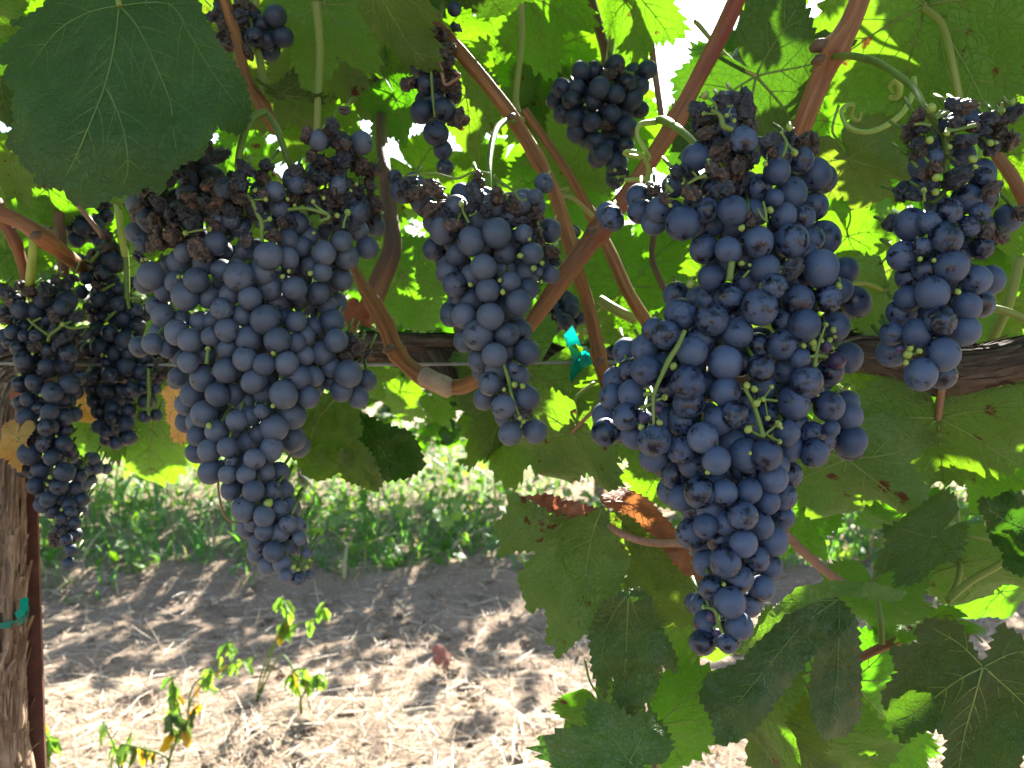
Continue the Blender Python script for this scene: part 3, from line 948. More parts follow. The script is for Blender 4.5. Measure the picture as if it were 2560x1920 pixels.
LAB = {(810, 12): 'leaf with pale radiating veins on a long upright stalk at the top', (930, -60): 'pale leaf underside pointing down at the top, beside a slanting cane', (2312, 15): 'very broad leaf with pale veins behind the curled tendril', (2122, 396): 'yellowish green leaf between the two right bunches',
       (2345, 1046): 'leaf on an orange stalk just below the right end of the cordon', (2116, 1146): 'broad leaf with pale veins right of the largest bunch', (1432, 1080): 'leaf with black flecks below the middle bunch', (455, 1010): 'yellow leaf turning brown at the edge of the left bunch', (46, 1092): 'yellow leaf hanging in front of the trunk',
       (895, 775): 'small dry brown leaf beside the spur', (1345, 140): 'sunlit lime green leaf behind the small dark bunch', (1738, 322): 'small dark leaf at the upper left shoulder of the right bunch', (1572, 1905): 'dark saw-toothed leaf at the bottom edge'}
for ti, (jx, jy, tx, ty, d, k, roll, dt, wd) in enumerate(TABLE):
    leaf_px(jx, jy, tx, ty, d, K[k], roll, dt, wd, var=ti % len(VARS), label=LAB.get((jx, jy)))

# the far side of the canopy: more leaves, behind those, in the sun
WINDOWS = [(1600, -120, 1830, 190, 40), (1930, 10, 2030, 130, 20), (955, 700, 1010, 830, 15), (1500, 0, 1560, 160, 0), (1020, 330, 1080, 430, 10), (2420, 30, 2520, 190, 25), (930, 560, 960, 640, 0), (1590, 520, 1640, 620, 5), (1380, 20, 1480, 160, 0)]


def blocked(px, py, rpx):
    for x0, y0, x1, y1, m_ in WINDOWS:
        if x0 - rpx * 0.8 - m_ < px < x1 + rpx * 0.8 + m_ and y0 - rpx * 0.8 - m_ < py < y1 + rpx * 0.8 + m_:
            return True
    return False


rgf = random.Random(12)
placed = []
tries = 0
while len(placed) < 178 and tries < 30000:
    tries += 1
    px, py = rgf.uniform(-80, 2640), rgf.uniform(-60, 900)
    d = rgf.uniform(0.86, 1.35)
    s = rgf.uniform(0.05, 0.082)
    rpx = s / d * FPX
    if blocked(px, py, rpx):
        continue
    if py > 620 and (px < 1150 or rgf.random() < 0.45):
        if not (1500 < px < 1900 or px > 2050):
            continue
    if any((px - a) ** 2 + (py - b) ** 2 < (0.50 * (rpx + c)) ** 2 and abs(d - e) < 0.16 for a, b, c, e in placed):
        continue
    placed.append((px, py, rpx, d))
    J = P(px, py, d)
    ang = rgf.gauss(math.pi, 0.7)
    y = Vector((math.sin(ang), rgf.uniform(-0.6, 0.6), math.cos(ang))).normalized()
    add_leaf(J - y * s * 0.4, J + y * s * 0.6, rgf.choice(['leaf_mid', 'leaf_mid', 'leaf_mid', 'leaf_spot', 'leaf_pale']), rgf.uniform(-0.8, 0.8), rgf.uniform(0.85, 1.1), rgf.randrange(len(VARS)), petiole=rgf.random() < 0.5, flip=rgf.random() < 0.25, scale=s)

# leaves above and beside the frame (they shade what is in view): one mass
def foliage_mass(name, n, place, mats, parent, seed, simple=False):
    rg = random.Random(seed)
    v, f, mi = [], [], []
    for _ in range(n):
        c, s = place(rg)
        (lv, lt), _, _, _ = VARS[rg.randrange(len(VARS))]
        if simple:
            lv, lt = SIMPLE[rg.randrange(len(SIMPLE))]
        e = Euler((rg.gauss(-0.6, 0.6), rg.gauss(0, 0.6), rg.uniform(0, 6.28))).to_matrix() * s
        b = len(v)
        v += [e @ p + c for p in lv]
        f += [tuple(b + q for q in t_) for t_ in lt]
        mi += [rg.choice(range(len(mats)))] * len(lt)
    me = mesh(name, v, f, mats)
    me.polygons.foreach_set('material_index', mi)
    return me


SIMPLE = []
for sd_ in range(4):
    rg_ = random.Random(sd_ + 90)
    ol_ = leaf_outline(rg_, 0.9, 0.0)[::6]
    pv_, pt_ = tri_poly([tuple(p) for p in ol_], 0.5)
    SIMPLE.append(([Vector((p.x, p.y, -0.2 * p.length_squared + 0.12 * rg_.uniform(-1, 1))) for p in pv_], pt_))


def place_above(rg):
    while True:
        d = rg.triangular(0.3, 1.25, 0.8)
        x = rg.uniform(-1.5, 1.5)
        z = rg.uniform(0.95, 1.95)
        y = d
        lim_top = 0.92 + d * (850 / FPX) + 0.07
        lim_x = d * 1280 / FPX + 0.08
        px_, py_ = 1280 + x / d * FPX, 850 - (z - 0.92) / d * FPX
        if 1560 < px_ < 1880 and -420 < py_ < 60:
            continue                                   # the break in the canopy where the sky shows
        if z > lim_top or abs(x) > lim_x:
            return Vector((x, y, z)), rg.uniform(0.05, 0.08)


def place_over(rg):
    while True:
        y = rg.uniform(-0.25, 0.55)
        x = rg.uniform(-1.3, 1.3)
        z = rg.uniform(1.22, 1.85)
        if y < 0.05 or z > 0.92 + y * (850 / FPX) + 0.10:
            return Vector((x, y, z)), rg.uniform(0.05, 0.085)


def place_behind(rg):
    while True:
        d = rg.uniform(1.15, 1.6)
        px, py = rg.uniform(-300, 2860), rg.uniform(-300, 640)
        s_ = rg.uniform(.05, .08)
        if blocked(px, py, s_ / d * FPX * 1.1):
            continue
        return P(px, py, d), s_


obj('foliage', foliage_mass('foliage', 300, place_over, [M['leaf_mid'], M['leaf_spot'], M['leaf_dark']], vine, 45), vine, Matrix.Identity(4), kind='stuff')  # unseen overhang, added to keep sky light off the bunch tops
obj('foliage', foliage_mass('foliage', 75, place_behind, [M['leaf_mid'], M['leaf_spot']], vine, 46), vine, Matrix.Identity(4), kind='stuff')
SHADE_PTS = [(px_, py_) for px_ in range(20, 640, 90) for py_ in range(10, 520, 85)]


def place_shade(rg):
    # unseen leaves added just above the frame to keep sun off the large near leaf
    px_, py_ = rg.choice(SHADE_PTS)
    c = P(px_, py_, .43) + sdir * rg.uniform(.42, .62)
    while c.z < 0.92 + c.y * (850 / FPX) + 0.075:
        c = c + sdir * 0.05
    return c, rg.uniform(.055, .08)


obj('foliage', foliage_mass('foliage', 110, place_shade, [M['leaf_mid'], M['leaf_spot']], vine, 47), vine, Matrix.Identity(4), kind='stuff')  # added out of view to shade the large near leaf
obj('foliage', foliage_mass('foliage', 1150, place_above, [M['leaf_mid'], M['leaf_spot'], M['leaf_dark']], vine, 44), vine, Matrix.Identity(4), kind='stuff')


# ---------------------------------------------------------------- wood of the vine
def node_disp(nodes, amp=0.28, wd=0.05, ridge=0.0, seed=0):
    def fn(a, along, s):
        r = 1.0
        for nn in nodes:
            r += amp * math.exp(-((s - nn) / wd) ** 2)
        if ridge:
            r += ridge * noise.noise(Vector((math.cos(a) * 2.2, math.sin(a) * 2.2, along * 22 + seed))) + 0.9 * ridge * noise.noise(Vector((math.cos(a) * 5, math.sin(a) * 5, along * 6 + seed)))
        return r
    return fn


def bark_disp(seed, amp=0.22):
    def fn(a, along, s):
        c, q = math.cos(a), math.sin(a)
        r = 1 + amp * noise.noise(Vector((c * 3.4, q * 3.4, along * 9 + seed))) + amp * 0.9 * (abs(noise.noise(Vector((c * 7 + seed, q * 7, along * 5)))) - 0.25)
        r += amp * 0.5 * noise.noise(Vector((c * 1.0, q * 1.0, along * 30 + seed)))
        return r
    return fn


def wood(name, pts, rad, mat, sides=12, n=10, disp=None, label=None):
    """pts: (px, py, distance); rad in pixels"""
    p3 = [P(*p) for p in pts]
    r3 = [r * (0.93 if name == 'cane' else 1.0) / FPX * p[2] for r, p in zip(rad, pts)]
    v, f, uv = tube(p3, r3, sides, n, disp)
    loc = p3[0]
    return obj(name, mesh(name, local(v, loc), f, M[mat], uv=uv), vine, Matrix.Translation(loc), label)


wood('trunk', [(-48, 2300, .74), (-42, 1920, .74), (-46, 1700, .735), (-44, 1500, .73), (-38, 1300, .73), (-36, 1120, .735), (-20, 1010, .745), (30, 940, .76), (130, 915, .77)], [100, 90, 86, 86, 80, 76, 72, 60, 46], 'trunk', 72, 26, bark_disp(1, .30), 'shaggy brown trunk at the left edge')
wood('cordon', [(60, 935, .77), (250, 915, .77), (480, 900, .765), (700, 890, .76), (880, 872, .755), (1000, 876, .75), (1100, 896, .745), (1200, 890, .74), (1300, 884, .735), (1390, 905, .73), (1470, 935, .73), (1560, 975, .725), (1700, 985, .71), (1850, 950, .69), (2000, 900, .67), (2130, 880, .65), (2250, 900, .63), (2350, 925, .615), (2440, 918, .60), (2560, 895, .59), (2750, 880, .58)],
     [50, 42, 38, 36, 36, 40, 62, 52, 46, 38, 30, 28, 32, 38, 42, 44, 48, 62, 52, 48, 48], 'bark', 56, 16, bark_disp(9, .24), 'dark gnarled horizontal cordon arm with peeling bark')
wood('spur', [(1090, 900, .735), (1110, 935, .72), (1120, 960, .71)], [40, 38, 22], 'bark', 24, 8, bark_disp(4, .3))


def bark_strips(pts, rad, n, mat, seed, ln=(0.02, 0.09), wd=(0.0012, 0.0035)):
    """loose shreds of bark lying along the old wood"""
    rg = random.Random(seed)
    path, rr = smooth_path([P(*p) for p in pts], [r / FPX * p[2] for r, p in zip(rad, pts)], 30)
    v, f, uv = [], [], []
    cum = [0.0]
    for a, b in zip(path[:-1], path[1:]):
        cum.append(cum[-1] + (b - a).length)
    for _ in range(n):
        s0 = rg.uniform(0, cum[-1]); le = rg.uniform(*ln); a0 = rg.uniform(0, 6.283); w_ = rg.uniform(*wd)
        dr = rg.uniform(-0.25, 0.25); lift = rg.uniform(0.0, 0.10) if rg.random() < 0.8 else rg.uniform(.1, .35)
        b = len(v); k = 6; used = 0
        for i in range(k):
            s = s0 + le * i / (k - 1)
            if s > cum[-1]:
                break
            j = min(len(path) - 2, max(0, int(np.searchsorted(cum, s)) - 1))
            tg = (path[j + 1] - path[j]).normalized()
            q = path[j] + tg * (s - cum[j])
            u = Vector((0.31, -1, 0.2)); u = (u - tg * u.dot(tg)).normalized(); t2 = tg.cross(u)
            e = abs(2 * i / (k - 1) - 1)
            a = a0 + dr * i / (k - 1)
            for sg in (-1, 1):
                aa = a + sg * w_ / rr[j] * (1 - 0.5 * e)
                rad_ = rr[j] * (1.03 + lift * (e ** 2 if i > k / 2 else 0.2) + 0.04 * rg.random() + (0.05 if sg > 0 else 0))
                v.append(q + (u * math.cos(aa) + t2 * math.sin(aa)) * rad_)
                uv.append((rg.random() * .02 + a0, s))
            used += 1
        for i in range(used - 1):
            f.append((b + 2 * i, b + 2 * i + 1, b + 2 * i + 3, b + 2 * i + 2))
    loc = path[0]
    return obj('bark_shreds', mesh('bark_shreds', local(v, loc), f, M[mat], uv=uv), vine, Matrix.Translation(loc), kind='stuff')


bark_strips([(-48, 2300, .74), (-42, 1920, .74), (-46, 1700, .735), (-44, 1500, .73), (-38, 1300, .73), (-36, 1120, .735), (-20, 1010, .745), (30, 940, .76), (130, 915, .77)], [100, 90, 86, 86, 80, 76, 72, 60, 46], 1300, 'trunk', 3, (.015, .10), (.0006, .0026))
bark_strips([(60, 935, .77), (480, 900, .765), (880, 872, .755), (1000, 876, .75), (1100, 896, .745), (1200, 890, .74), (1300, 884, .735), (1390, 905, .73), (1470, 935, .73), (1560, 975, .725)], [50, 38, 36, 40, 60, 52, 46, 38, 30, 28], 420, 'bark', 5, (.015, .06), (.0008, .0025))
bark_strips([(2000, 900, .67), (2130, 880, .65), (2250, 900, .63), (2350, 925, .615), (2440, 918, .60), (2560, 895, .59), (2750, 880, .58)], [42, 44, 48, 62, 52, 48, 48], 420, 'bark', 6, (.015, .06), (.0008, .0025))
# canes: (px, py, d)
wood('cane', [(1040, -30, .60), (1075, 45, .60), (1150, 130, .60), (1230, 225, .60), (1285, 300, .605), (1340, 390, .61), (1385, 480, .615), (1420, 590, .62), (1448, 690, .625), (1470, 760, .63), (1490, 850, .63), (1502, 910, .63), (1530, 1010, .64)], [19, 20, 19, 18, 21, 18, 18, 20, 18, 17, 18, 20, 16], 'cane', 24, 10, node_disp([.42, .88], .25, .02, .06, 2), 'brown cane slanting down from the top centre')
wood('cane', [(1850, -20, .56), (1800, 90, .56), (1735, 215, .56), (1690, 300, .56), (1640, 380, .565), (1570, 485, .57), (1500, 575, .58), (1460, 625, .58), (1390, 720, .575), (1320, 820, .57)], [23, 23, 22, 24, 22, 23, 28, 27, 25, 18], 'cane_red', 24, 10, node_disp([.33, .68], .22, .03, .06, 4), 'thick tan cane slanting down to the left from the top')
wood('cane', [(2160, -30, .52), (2125, 60, .52), (2085, 130, .52), (2055, 190, .525), (2015, 290, .53), (1985, 380, .54)], [26, 28, 34, 29, 27, 25], 'cane_red', 24, 10, node_disp([.38], .28, .05, .05, 6), 'reddish cane with a swollen node at the top right')
wood('cane', [(2395, -20, .66), (2420, 60, .66), (2440, 150, .66), (2460, 260, .66), (2490, 380, .655), (2530, 440, .65), (2580, 540, .65)], [16, 19, 16, 17, 17, 18, 18], 'cane_red', 12, 8, node_disp([.22], .4, .03, .05, 8))
wood('cane', [(1310, 275, .68), (1370, 360, .68), (1425, 440, .68), (1480, 540, .69), (1530, 640, .69), (1570, 730, .69), (1620, 810, .70)], [12, 12, 12, 14, 17, 17, 18], 'cane', 12, 8, node_disp([.5], .25, .03, .05, 10))
wood('cane', [(930, 40, .9), (945, 200, .80), (958, 400, .68), (966, 460, .67), (974, 540, .66), (980, 620, .655), (955, 690, .66), (915, 790, .69)], [12, 13, 17, 19, 22, 26, 30, 32], 'cane_dark', 14, 8, node_disp([.5], .15, .05, .08, 12))
wood('cane', [(882, 665, .62), (905, 710, .62), (935, 760, .62), (965, 815, .62), (985, 870, .62), (1015, 910, .62), (1060, 945, .62), (1105, 965, .625)], [11, 15, 24, 22, 24, 21, 25, 24], 'cane', 24, 10, node_disp([.42, .62], .2, .03, .06, 14), 'short tan cane curving to a grey pruned end below the middle')
wood('cane', [(1120, 968, .625), (1160, 965, .60), (1200, 945, .585), (1240, 925, .58)], [22, 22, 20, 18], 'cane', 12, 8, node_disp([], 0, 1, .06, 16))
wood('pruning_cut', [(1060, 940, .612), (1085, 952, .608), (1112, 965, .61), (1130, 978, .612)], [26, 24, 26, 22], 'cut', 14, 6, bark_disp(21, .2))
wood('cane', [(-10, 530, .62), (50, 555, .62), (95, 585, .62), (140, 620, .65), (185, 655, .70), (230, 690, .75), (260, 720, .79)], [22, 20, 24, 22, 19, 18, 16], 'cane_red', 12, 8, node_disp([.4], .25, .05, .05, 18))
wood('cane', [(-10, 500, .66), (15, 560, .66), (40, 610, .66), (58, 670, .67), (66, 720, .69)], [14, 18, 15, 13, 12], 'cane_red', 12, 8, node_disp([.5], .2, .05, .05, 20))
wood('cane', [(150, 460, .74), (148, 540, .74), (155, 620, .75), (160, 690, .76)], [13, 13, 14, 15], 'cane_dark', 10, 6, node_disp([], 0, 1, .05, 22))
wood('cane', [(555, -20, .60), (585, 70, .60), (605, 160, .60), (625, 215, .60), (660, 272, .60), (690, 330, .61)], [15, 15, 15, 16, 18, 12], 'cane', 12, 8, node_disp([.8], .2, .06, .05, 24))
wood('cane', [(1470, -20, .85), (1500, 80, .85), (1515, 140, .85), (1520, 230, .86)], [14, 14, 14, 10], 'cane_dark', 10, 6)
wood('cane', [(1600, -20, .78), (1625, 90, .78), (1640, 200, .78), (1655, 300, .78)], [9, 9, 9, 8], 'petiole_brown', 10, 6)
wood('cane', [(2460, -20, .74), (2490, 70, .74), (2540, 140, .74), (2590, 210, .74)], [13, 13, 13, 12], 'cane_red', 10, 6)
wood('cane', [(2550, 640, .66), (2520, 760, .665), (2480, 850, .68), (2460, 900, .69)], [15, 15, 14, 14], 'petiole', 10, 6)
wood('cane', [(2600, 815, .60), (2520, 780, .60), (2460, 765, .61), (2380, 740, .63)], [11, 11, 10, 8], 'petiole', 10, 6)
wood('cane', [(1960, 1330, .55), (2010, 1380, .56), (2080, 1440, .58), (2140, 1480, .60)], [12, 13, 13, 13], 'petiole_brown', 10, 6)
wood('cane', [(2140, 1650, .64), (2200, 1620, .62), (2250, 1600, .61), (2300, 1560, .60)], [12, 12, 11, 10], 'cane_red', 10, 6)
wood('cane', [(2370, 1500, .60), (2430, 1450, .59), (2500, 1410, .58), (2580, 1350, .57)], [10, 10, 10, 10], 'petiole', 10, 6)
wood('cane', [(1640, 1810, .64), (1640, 1870, .62), (1630, 1960, .60)], [7, 7, 8], 'petiole_brown', 10, 6)
wood('cane', [(1200, 880, .70), (1150, 840, .7), (1140, 800, .71)], [12, 12, 8], 'cane_dark', 10, 6)
wood('cane', [(280, 500, .70), (245, 575, .70), (120, 420, .70)][::-1][0:2] + [(250, 590, .70)], [6, 7, 7], 'petiole_brown', 8, 6)
wood('cane', [(1640, 560, .80), (1630, 640, .79), (1650, 700, .78), (1690, 770, .77)], [9, 8, 9, 9], 'cane_dark', 10, 6)
wood('cane', [(1500, 750, .74), (1540, 775, .73), (1590, 800, .73)], [14, 14, 14], 'petiole', 10, 6)
# buds on the nodes
for (bx, by, bd, br) in ((2052, 115, .505, 26), (2050, 150, .503, 20), (1478, 582, .562, 18), (1502, 905, .615, 17), (975, 872, .60, 16), (95, 588, .605, 17), (2428, 55, .645, 14), (1280, 292, .59, 12)):
    wood('bud', [(bx - br, by + br * .4, bd), (bx - br * .2, by, bd - .003), (bx + br * .5, by - br * .5, bd)], [br * .3, br * .75, br * .25], 'cane_dark', 10, 6, bark_disp(bx, .25))
# tendrils
def tendril(pts, rad, mat='tendril', label=None):
    wood('tendril', pts, rad, mat, 8, 8, None, label)


tendril([(2285, 195, .50), (2283, 230, .495), (2262, 275, .49), (2222, 310, .485), (2170, 330, .482), (2125, 320, .482), (2105, 290, .484), (2110, 268, .486), (2132, 262, .49), (2128, 290, .494), (2145, 300, .496), (2152, 280, .494)], [7, 7, 7, 7, 7, 6.5, 6, 6, 6, 6, 6, 5], label='curled green tendril above the rightmost bunch')
tendril([(2225, 245, .50), (2245, 240, .495), (2250, 215, .492), (2238, 203, .492), (2226, 215, .496), (2232, 232, .50)], [6, 8, 8, 7, 5, 3])
tendril([(1640, 305, .545), (1600, 312, .54), (1594, 340, .54), (1612, 375, .54), (1622, 395, .542), (1590, 392, .54), (1562, 385, .538), (1568, 378, .536), (1600, 384, .535), (1618, 410, .54), (1620, 440, .545), (1600, 448, .55), (1560, 450, .552)], [8, 7, 6, 6, 6, 5.5, 5, 5, 5.5, 6, 6.5, 6, 5], label='pale green looped tendril left of the largest bunch')
tendril([(1620, 430, .545), (1622, 480, .54), (1625, 525, .54)], [6, 6.5, 4])
tendril([(1060, 55, .585), (1072, 120, .58), (1100, 165, .58), (1112, 210, .58), (1130, 205, .578), (1150, 190, .576), (1138, 180, .575)], [4, 4.5, 5, 5, 4.5, 4, 4], 'petiole_brown', 'thin tan tendril hanging by the slanting cane')
tendril([(545, 1200, .52), (548, 1240, .52), (562, 1290, .52), (598, 1312, .52)], [3, 3, 3, 2.5], 'petiole_brown')
tendril([(1390, 500, .66), (1420, 490, .66), (1450, 510, .66), (1480, 540, .67)], [6, 6, 6, 7], 'petiole')
tendril([(1400, 490, .66), (1420, 470, .66), (1380, 484, .655)], [4, 5, 4], 'petiole')
tendril([(790, 10, .62), (800, 120, .61), (795, 230, .60), (792, 345, .60)], [13, 10, 9, 8], 'petiole')
tendril([(640, -20, .62), (636, 80, .62), (655, 180, .61), (660, 260, .605)], [10, 10, 10, 10], 'petiole')
tendril([(1300, -20, .70), (1305, 90, .70), (1290, 250, .69), (1310, 300, .68)], [9, 8, 8, 8], 'petiole')
tendril([(1535, 60, .82), (1525, 130, .82), (1515, 190, .80), (1490, 260, .78)], [9, 9, 9, 5], 'petiole')
tendril([(2310, 20, .63), (2355, 60, .615), (2380, 150, .60), (2400, 260, .60)], [9, 9, 9, 10], 'petiole')
tendril([(2355, 972, .60), (2350, 1010, .61), (2345, 1046, .62)], [10, 9, 8], 'petiole_brown')
tendril([(2470, 945, .59), (2520, 980, .6), (2560, 1050, .62), (2580, 1100, .63)], [9, 9, 8, 8], 'petiole')
tendril([(2205, 725, .62), (2160, 708, .61), (2110, 715, .60)], [7, 7, 7], 'petiole')
tendril([(1430, 1080, .62), (1460, 1050, .61), (1510, 1000, .62)], [5, 5, 5], 'petiole_brown')
tendril([(2190, 1480, .62), (2200, 1540, .61), (2205, 1610, .61)], [7, 7, 8], 'petiole')
tendril([(2400, 1410, .66), (2395, 1450, .64), (2372, 1500, .60)], [7, 7, 8], 'petiole')
tendril([(290, 480, .66), (300, 560, .66), (312, 640, .67)], [9, 9, 8])
tendril([(84, 590, .62), (80, 650, .63), (74, 712, .66)], [10, 11, 12])


# ---------------------------------------------------------------- bunches of grapes
def ico(sub):
    bm = bmesh.new()
    bmesh.ops.create_icosphere(bm, subdivisions=sub, radius=1.0)
    v = [q.co.copy() for q in bm.verts]
    f = [tuple(q.index for q in fc.verts) for fc in bm.faces]
    bm.free()
    return v, f


_iv, _if = ico(4)
BERRY, RAISIN, SHOT, CRINK = {}, [], [], {}


def berry_meshes(mat):
    if mat not in BERRY:
        BERRY[mat] = []
        for k in range(4):
            off = Vector((k * 7.3, 1.1, 0))
            v = [p * (1 + 0.035 * noise.noise(p * 0.9 + off)) for p in _iv]
            f = list(_if)
            mi = [0] * len(f)
            # stylar scar: a small dark button at the free end
            b = len(v)
            ring = 7
            v.append(Vector((0, 0, -1.045)))
            for i in range(ring):
                a = 2 * math.pi * i / ring
                v.append(Vector((math.cos(a) * 0.055, math.sin(a) * 0.055, -1.0)))
            for i in range(ring):
                f.append((b, b + 1 + (i + 1) % ring, b + 1 + i))
                mi.append(1)
            me = mesh('berry', v, f, [M[mat], M['scar']])
            me.polygons.foreach_set('material_index', mi)
            BERRY[mat].append(me)
    return BERRY[mat]


def crink_meshes(mat):
    """berries just starting to shrivel"""
    if mat not in CRINK:
        CRINK[mat] = []
        for k in range(4):
            off = Vector((k * 3.3, 9.1, 4))
            v = []
            for p in _iv:
                rr = 1 - 0.20 * abs(noise.noise(p * 2.4 + off)) - 0.12 * abs(noise.noise(p * 5.5 + off)) + 0.10 * noise.noise(p * 1.1 + off)
                v.append(p * rr * 1.05)
            CRINK[mat].append(mesh('berry', v, _if, M[mat]))
    return CRINK[mat]


for k in range(8):
    off = Vector((k * 5.1, 2.2, 8))
    rg = random.Random(k)
    sx, sy, sz = rg.uniform(.55, 1.0), rg.uniform(.4, .75), rg.uniform(.85, 1.35)
    v = []
    for p in ico(4)[0]:
        rr = 1 - 1.05 * abs(noise.noise(p * 1.0 + off)) - 0.40 * abs(noise.noise(p * 2.1 + off)) + 0.40 * noise.noise(p * 0.7 + off) + 0.02 * noise.noise(p * 7 + off)
        q = p * max(0.22, rr) * 1.25
        v.append(Vector((q.x * sx, q.y * sy, q.z * sz)))
    RAISIN.append(mesh('shrivelled_berry', v, ico(4)[1], M['raisin']))
for k in range(2):
    SHOT.append(mesh('shot_berry', [Vector((p.x, p.y, p.z * 1.1 + (0.25 if p.z > .95 else 0))) for p in ico(2)[0]], ico(2)[1], M['shot']))


class Tile:
    def __init__(s, x0, y0, k):
        s.x0, s.y0, s.k = x0, y0, k

    def b(s, lst, kind='b'):
        return [(s.x0 + q[0] / s.k, s.y0 + q[1] / s.k, q[2] / s.k, (q[3] if len(q) > 3 else 0), kind) for q in lst]

    def pts(s, lst):
        return [(s.x0 + x / s.k, s.y0 + y / s.k) for x, y in lst]


def bunch(label, D, marks, mat, stems, fill=40, seed=1, name='grape_bunch', depth_round=0.035, group='grape bunches hanging on the vine', crink=0.0, fillmat=None, rank_step=0.0062):
    rg = random.Random(seed)
    xs = [m[0] for m in marks if m[4] != 'g']
    ys = [m[1] for m in marks if m[4] != 'g']
    # local half width at each height, to round the bunch in depth
    items = []
    front_r = sorted(m[2] for m in marks if m[4] == 'b' and m[3] == 0)
    med = front_r[len(front_r) // 2] if front_r else 20
    for (x, y, r, rank, kind) in marks:
        if kind == 'b' and rank >= 1:
            r = max(r, med * (0.86 if rank == 1 else 0.92))   # half hidden: as big as its neighbours
        near = [m[0] for m in marks if abs(m[1] - y) < 70 and m[4] != 'g']
        if near:
            lo, hi = min(near), max(near)
            mid, hw = (lo + hi) / 2, max(40, (hi - lo) / 2)
            u = max(-1, min(1, (x - mid) / hw))
            cd_ = depth_round * (1 - math.sqrt(max(0, 1 - u * u * 0.95))) * min(1, hw / 200)
        else:
            cd_ = 0
        d = D + cd_ + rank * rank_step + rg.uniform(-.001, .001)
        if kind == 'g':
            d -= 0.004
        items.append([x, y, d, r / FPX * D, kind, rank])
    solid = [it for it in items if it[4] != 'g']
    for itn in range(50):
        moved = 0
        for i in range(len(solid)):
            a = solid[i]
            for j in range(i + 1, len(solid)):
                b = solid[j]
                Rr = (a[3] + b[3]) * (0.84 if a[4] != 's' and b[4] != 's' else 0.6)
                dx = (a[0] - b[0]) / FPX * D
                dy = (a[1] - b[1]) / FPX * D
                q = dx * dx + dy * dy
                if q >= Rr * Rr:
                    continue
                need = math.sqrt(Rr * Rr - q)
                dd = a[2] - b[2]
                if abs(dd) < need:
                    mv = (need - abs(dd)) * 0.5
                    # the one marked further back gives way
                    back = a if (a[5], a[2]) > (b[5], b[2]) else b
                    front = b if back is a else a
                    if back[2] < front[2]:
                        back[2] = front[2]
                    back[2] += mv * 0.9
                    front[2] -= mv * 0.12
                    moved += 1
        if not moved:
            break
    # berries further in, seen only through the gaps
    base = list(solid)
    cnt = 0
    tr = 0
    ripe = [b for b in base if b[4] != 's'] or base
    rmean = sum(b[3] for b in ripe) / len(ripe)
    rp = rmean * FPX / D
    bx0, bx1, by0, by1 = min(xs), max(xs), min(ys), max(ys)
    while cnt < fill * 1.6 and tr < 6000:
        tr += 1
        x, y = rg.uniform(bx0, bx1), rg.uniform(by0, by1)
        near = [b for b in base if (b[0] - x) ** 2 + (b[1] - y) ** 2 < (2.6 * rp) ** 2]
        if len(near) < 3:
            continue
        if any((b[0] - x) ** 2 + (b[1] - y) ** 2 < (0.8 * b[3] * FPX / D) ** 2 for b in near):
            continue
        L_ = any(b[0] < x for b in near); R_ = any(b[0] > x for b in near); U_ = any(b[1] < y for b in near); D_ = any(b[1] > y for b in near)
        angs = sorted(math.atan2(b[1] - y, b[0] - x) for b in near)
        gap = max([q - p for p, q in zip(angs, angs[1:])] + [angs[0] + 2 * math.pi - angs[-1]])
        if gap > 2.5:
            continue
        r = rmean * rg.uniform(0.85, 1.05)
        d = min(b[2] for b in near) + rg.uniform(1.25, 3.4) * 2 * rmean
        ok = True
        for o_ in solid:
            dx = (x - o_[0]) / FPX * D; dy = (y - o_[1]) / FPX * D
            if dx * dx + dy * dy + (d - o_[2]) ** 2 < ((r + o_[3]) * 0.8) ** 2:
                ok = False
                break
        if ok:
            solid.append([x, y, d, r, 'f', 9])
            cnt += 1
    cnt = 0
    tr = 0
    while cnt < fill * 0.35 and tr < fill * 60:
        tr += 1
        s = rg.choice(base)
        a = rg.uniform(0, 6.283)
        q = rg.random() ** 0.5 * 0.75
        rpx = s[3] * FPX / D
        x, y = s[0] + math.cos(a) * q * rpx, s[1] + math.sin(a) * q * rpx
        d = s[2] + rg.uniform(0.7, 3.2) * 2 * s[3]
        r = max(0.0045, s[3]) * rg.uniform(0.85, 1.0)
        ok = True
        for o_ in solid:
            dx = (x - o_[0]) / FPX * D; dy = (y - o_[1]) / FPX * D
            if dx * dx + dy * dy + (d - o_[2]) ** 2 < ((r + o_[3]) * 0.85) ** 2:
                ok = False
                break
        if ok:
            solid.append([x, y, d, r, 'f', 9])
            cnt += 1
    top = min(items, key=lambda t_: t_[1])
    loc = P(sum(xs) / len(xs), max(ys), D)
    th = thing(name, loc, label, 'grapes', group)
    bms, crm = berry_meshes(mat), crink_meshes(mat)
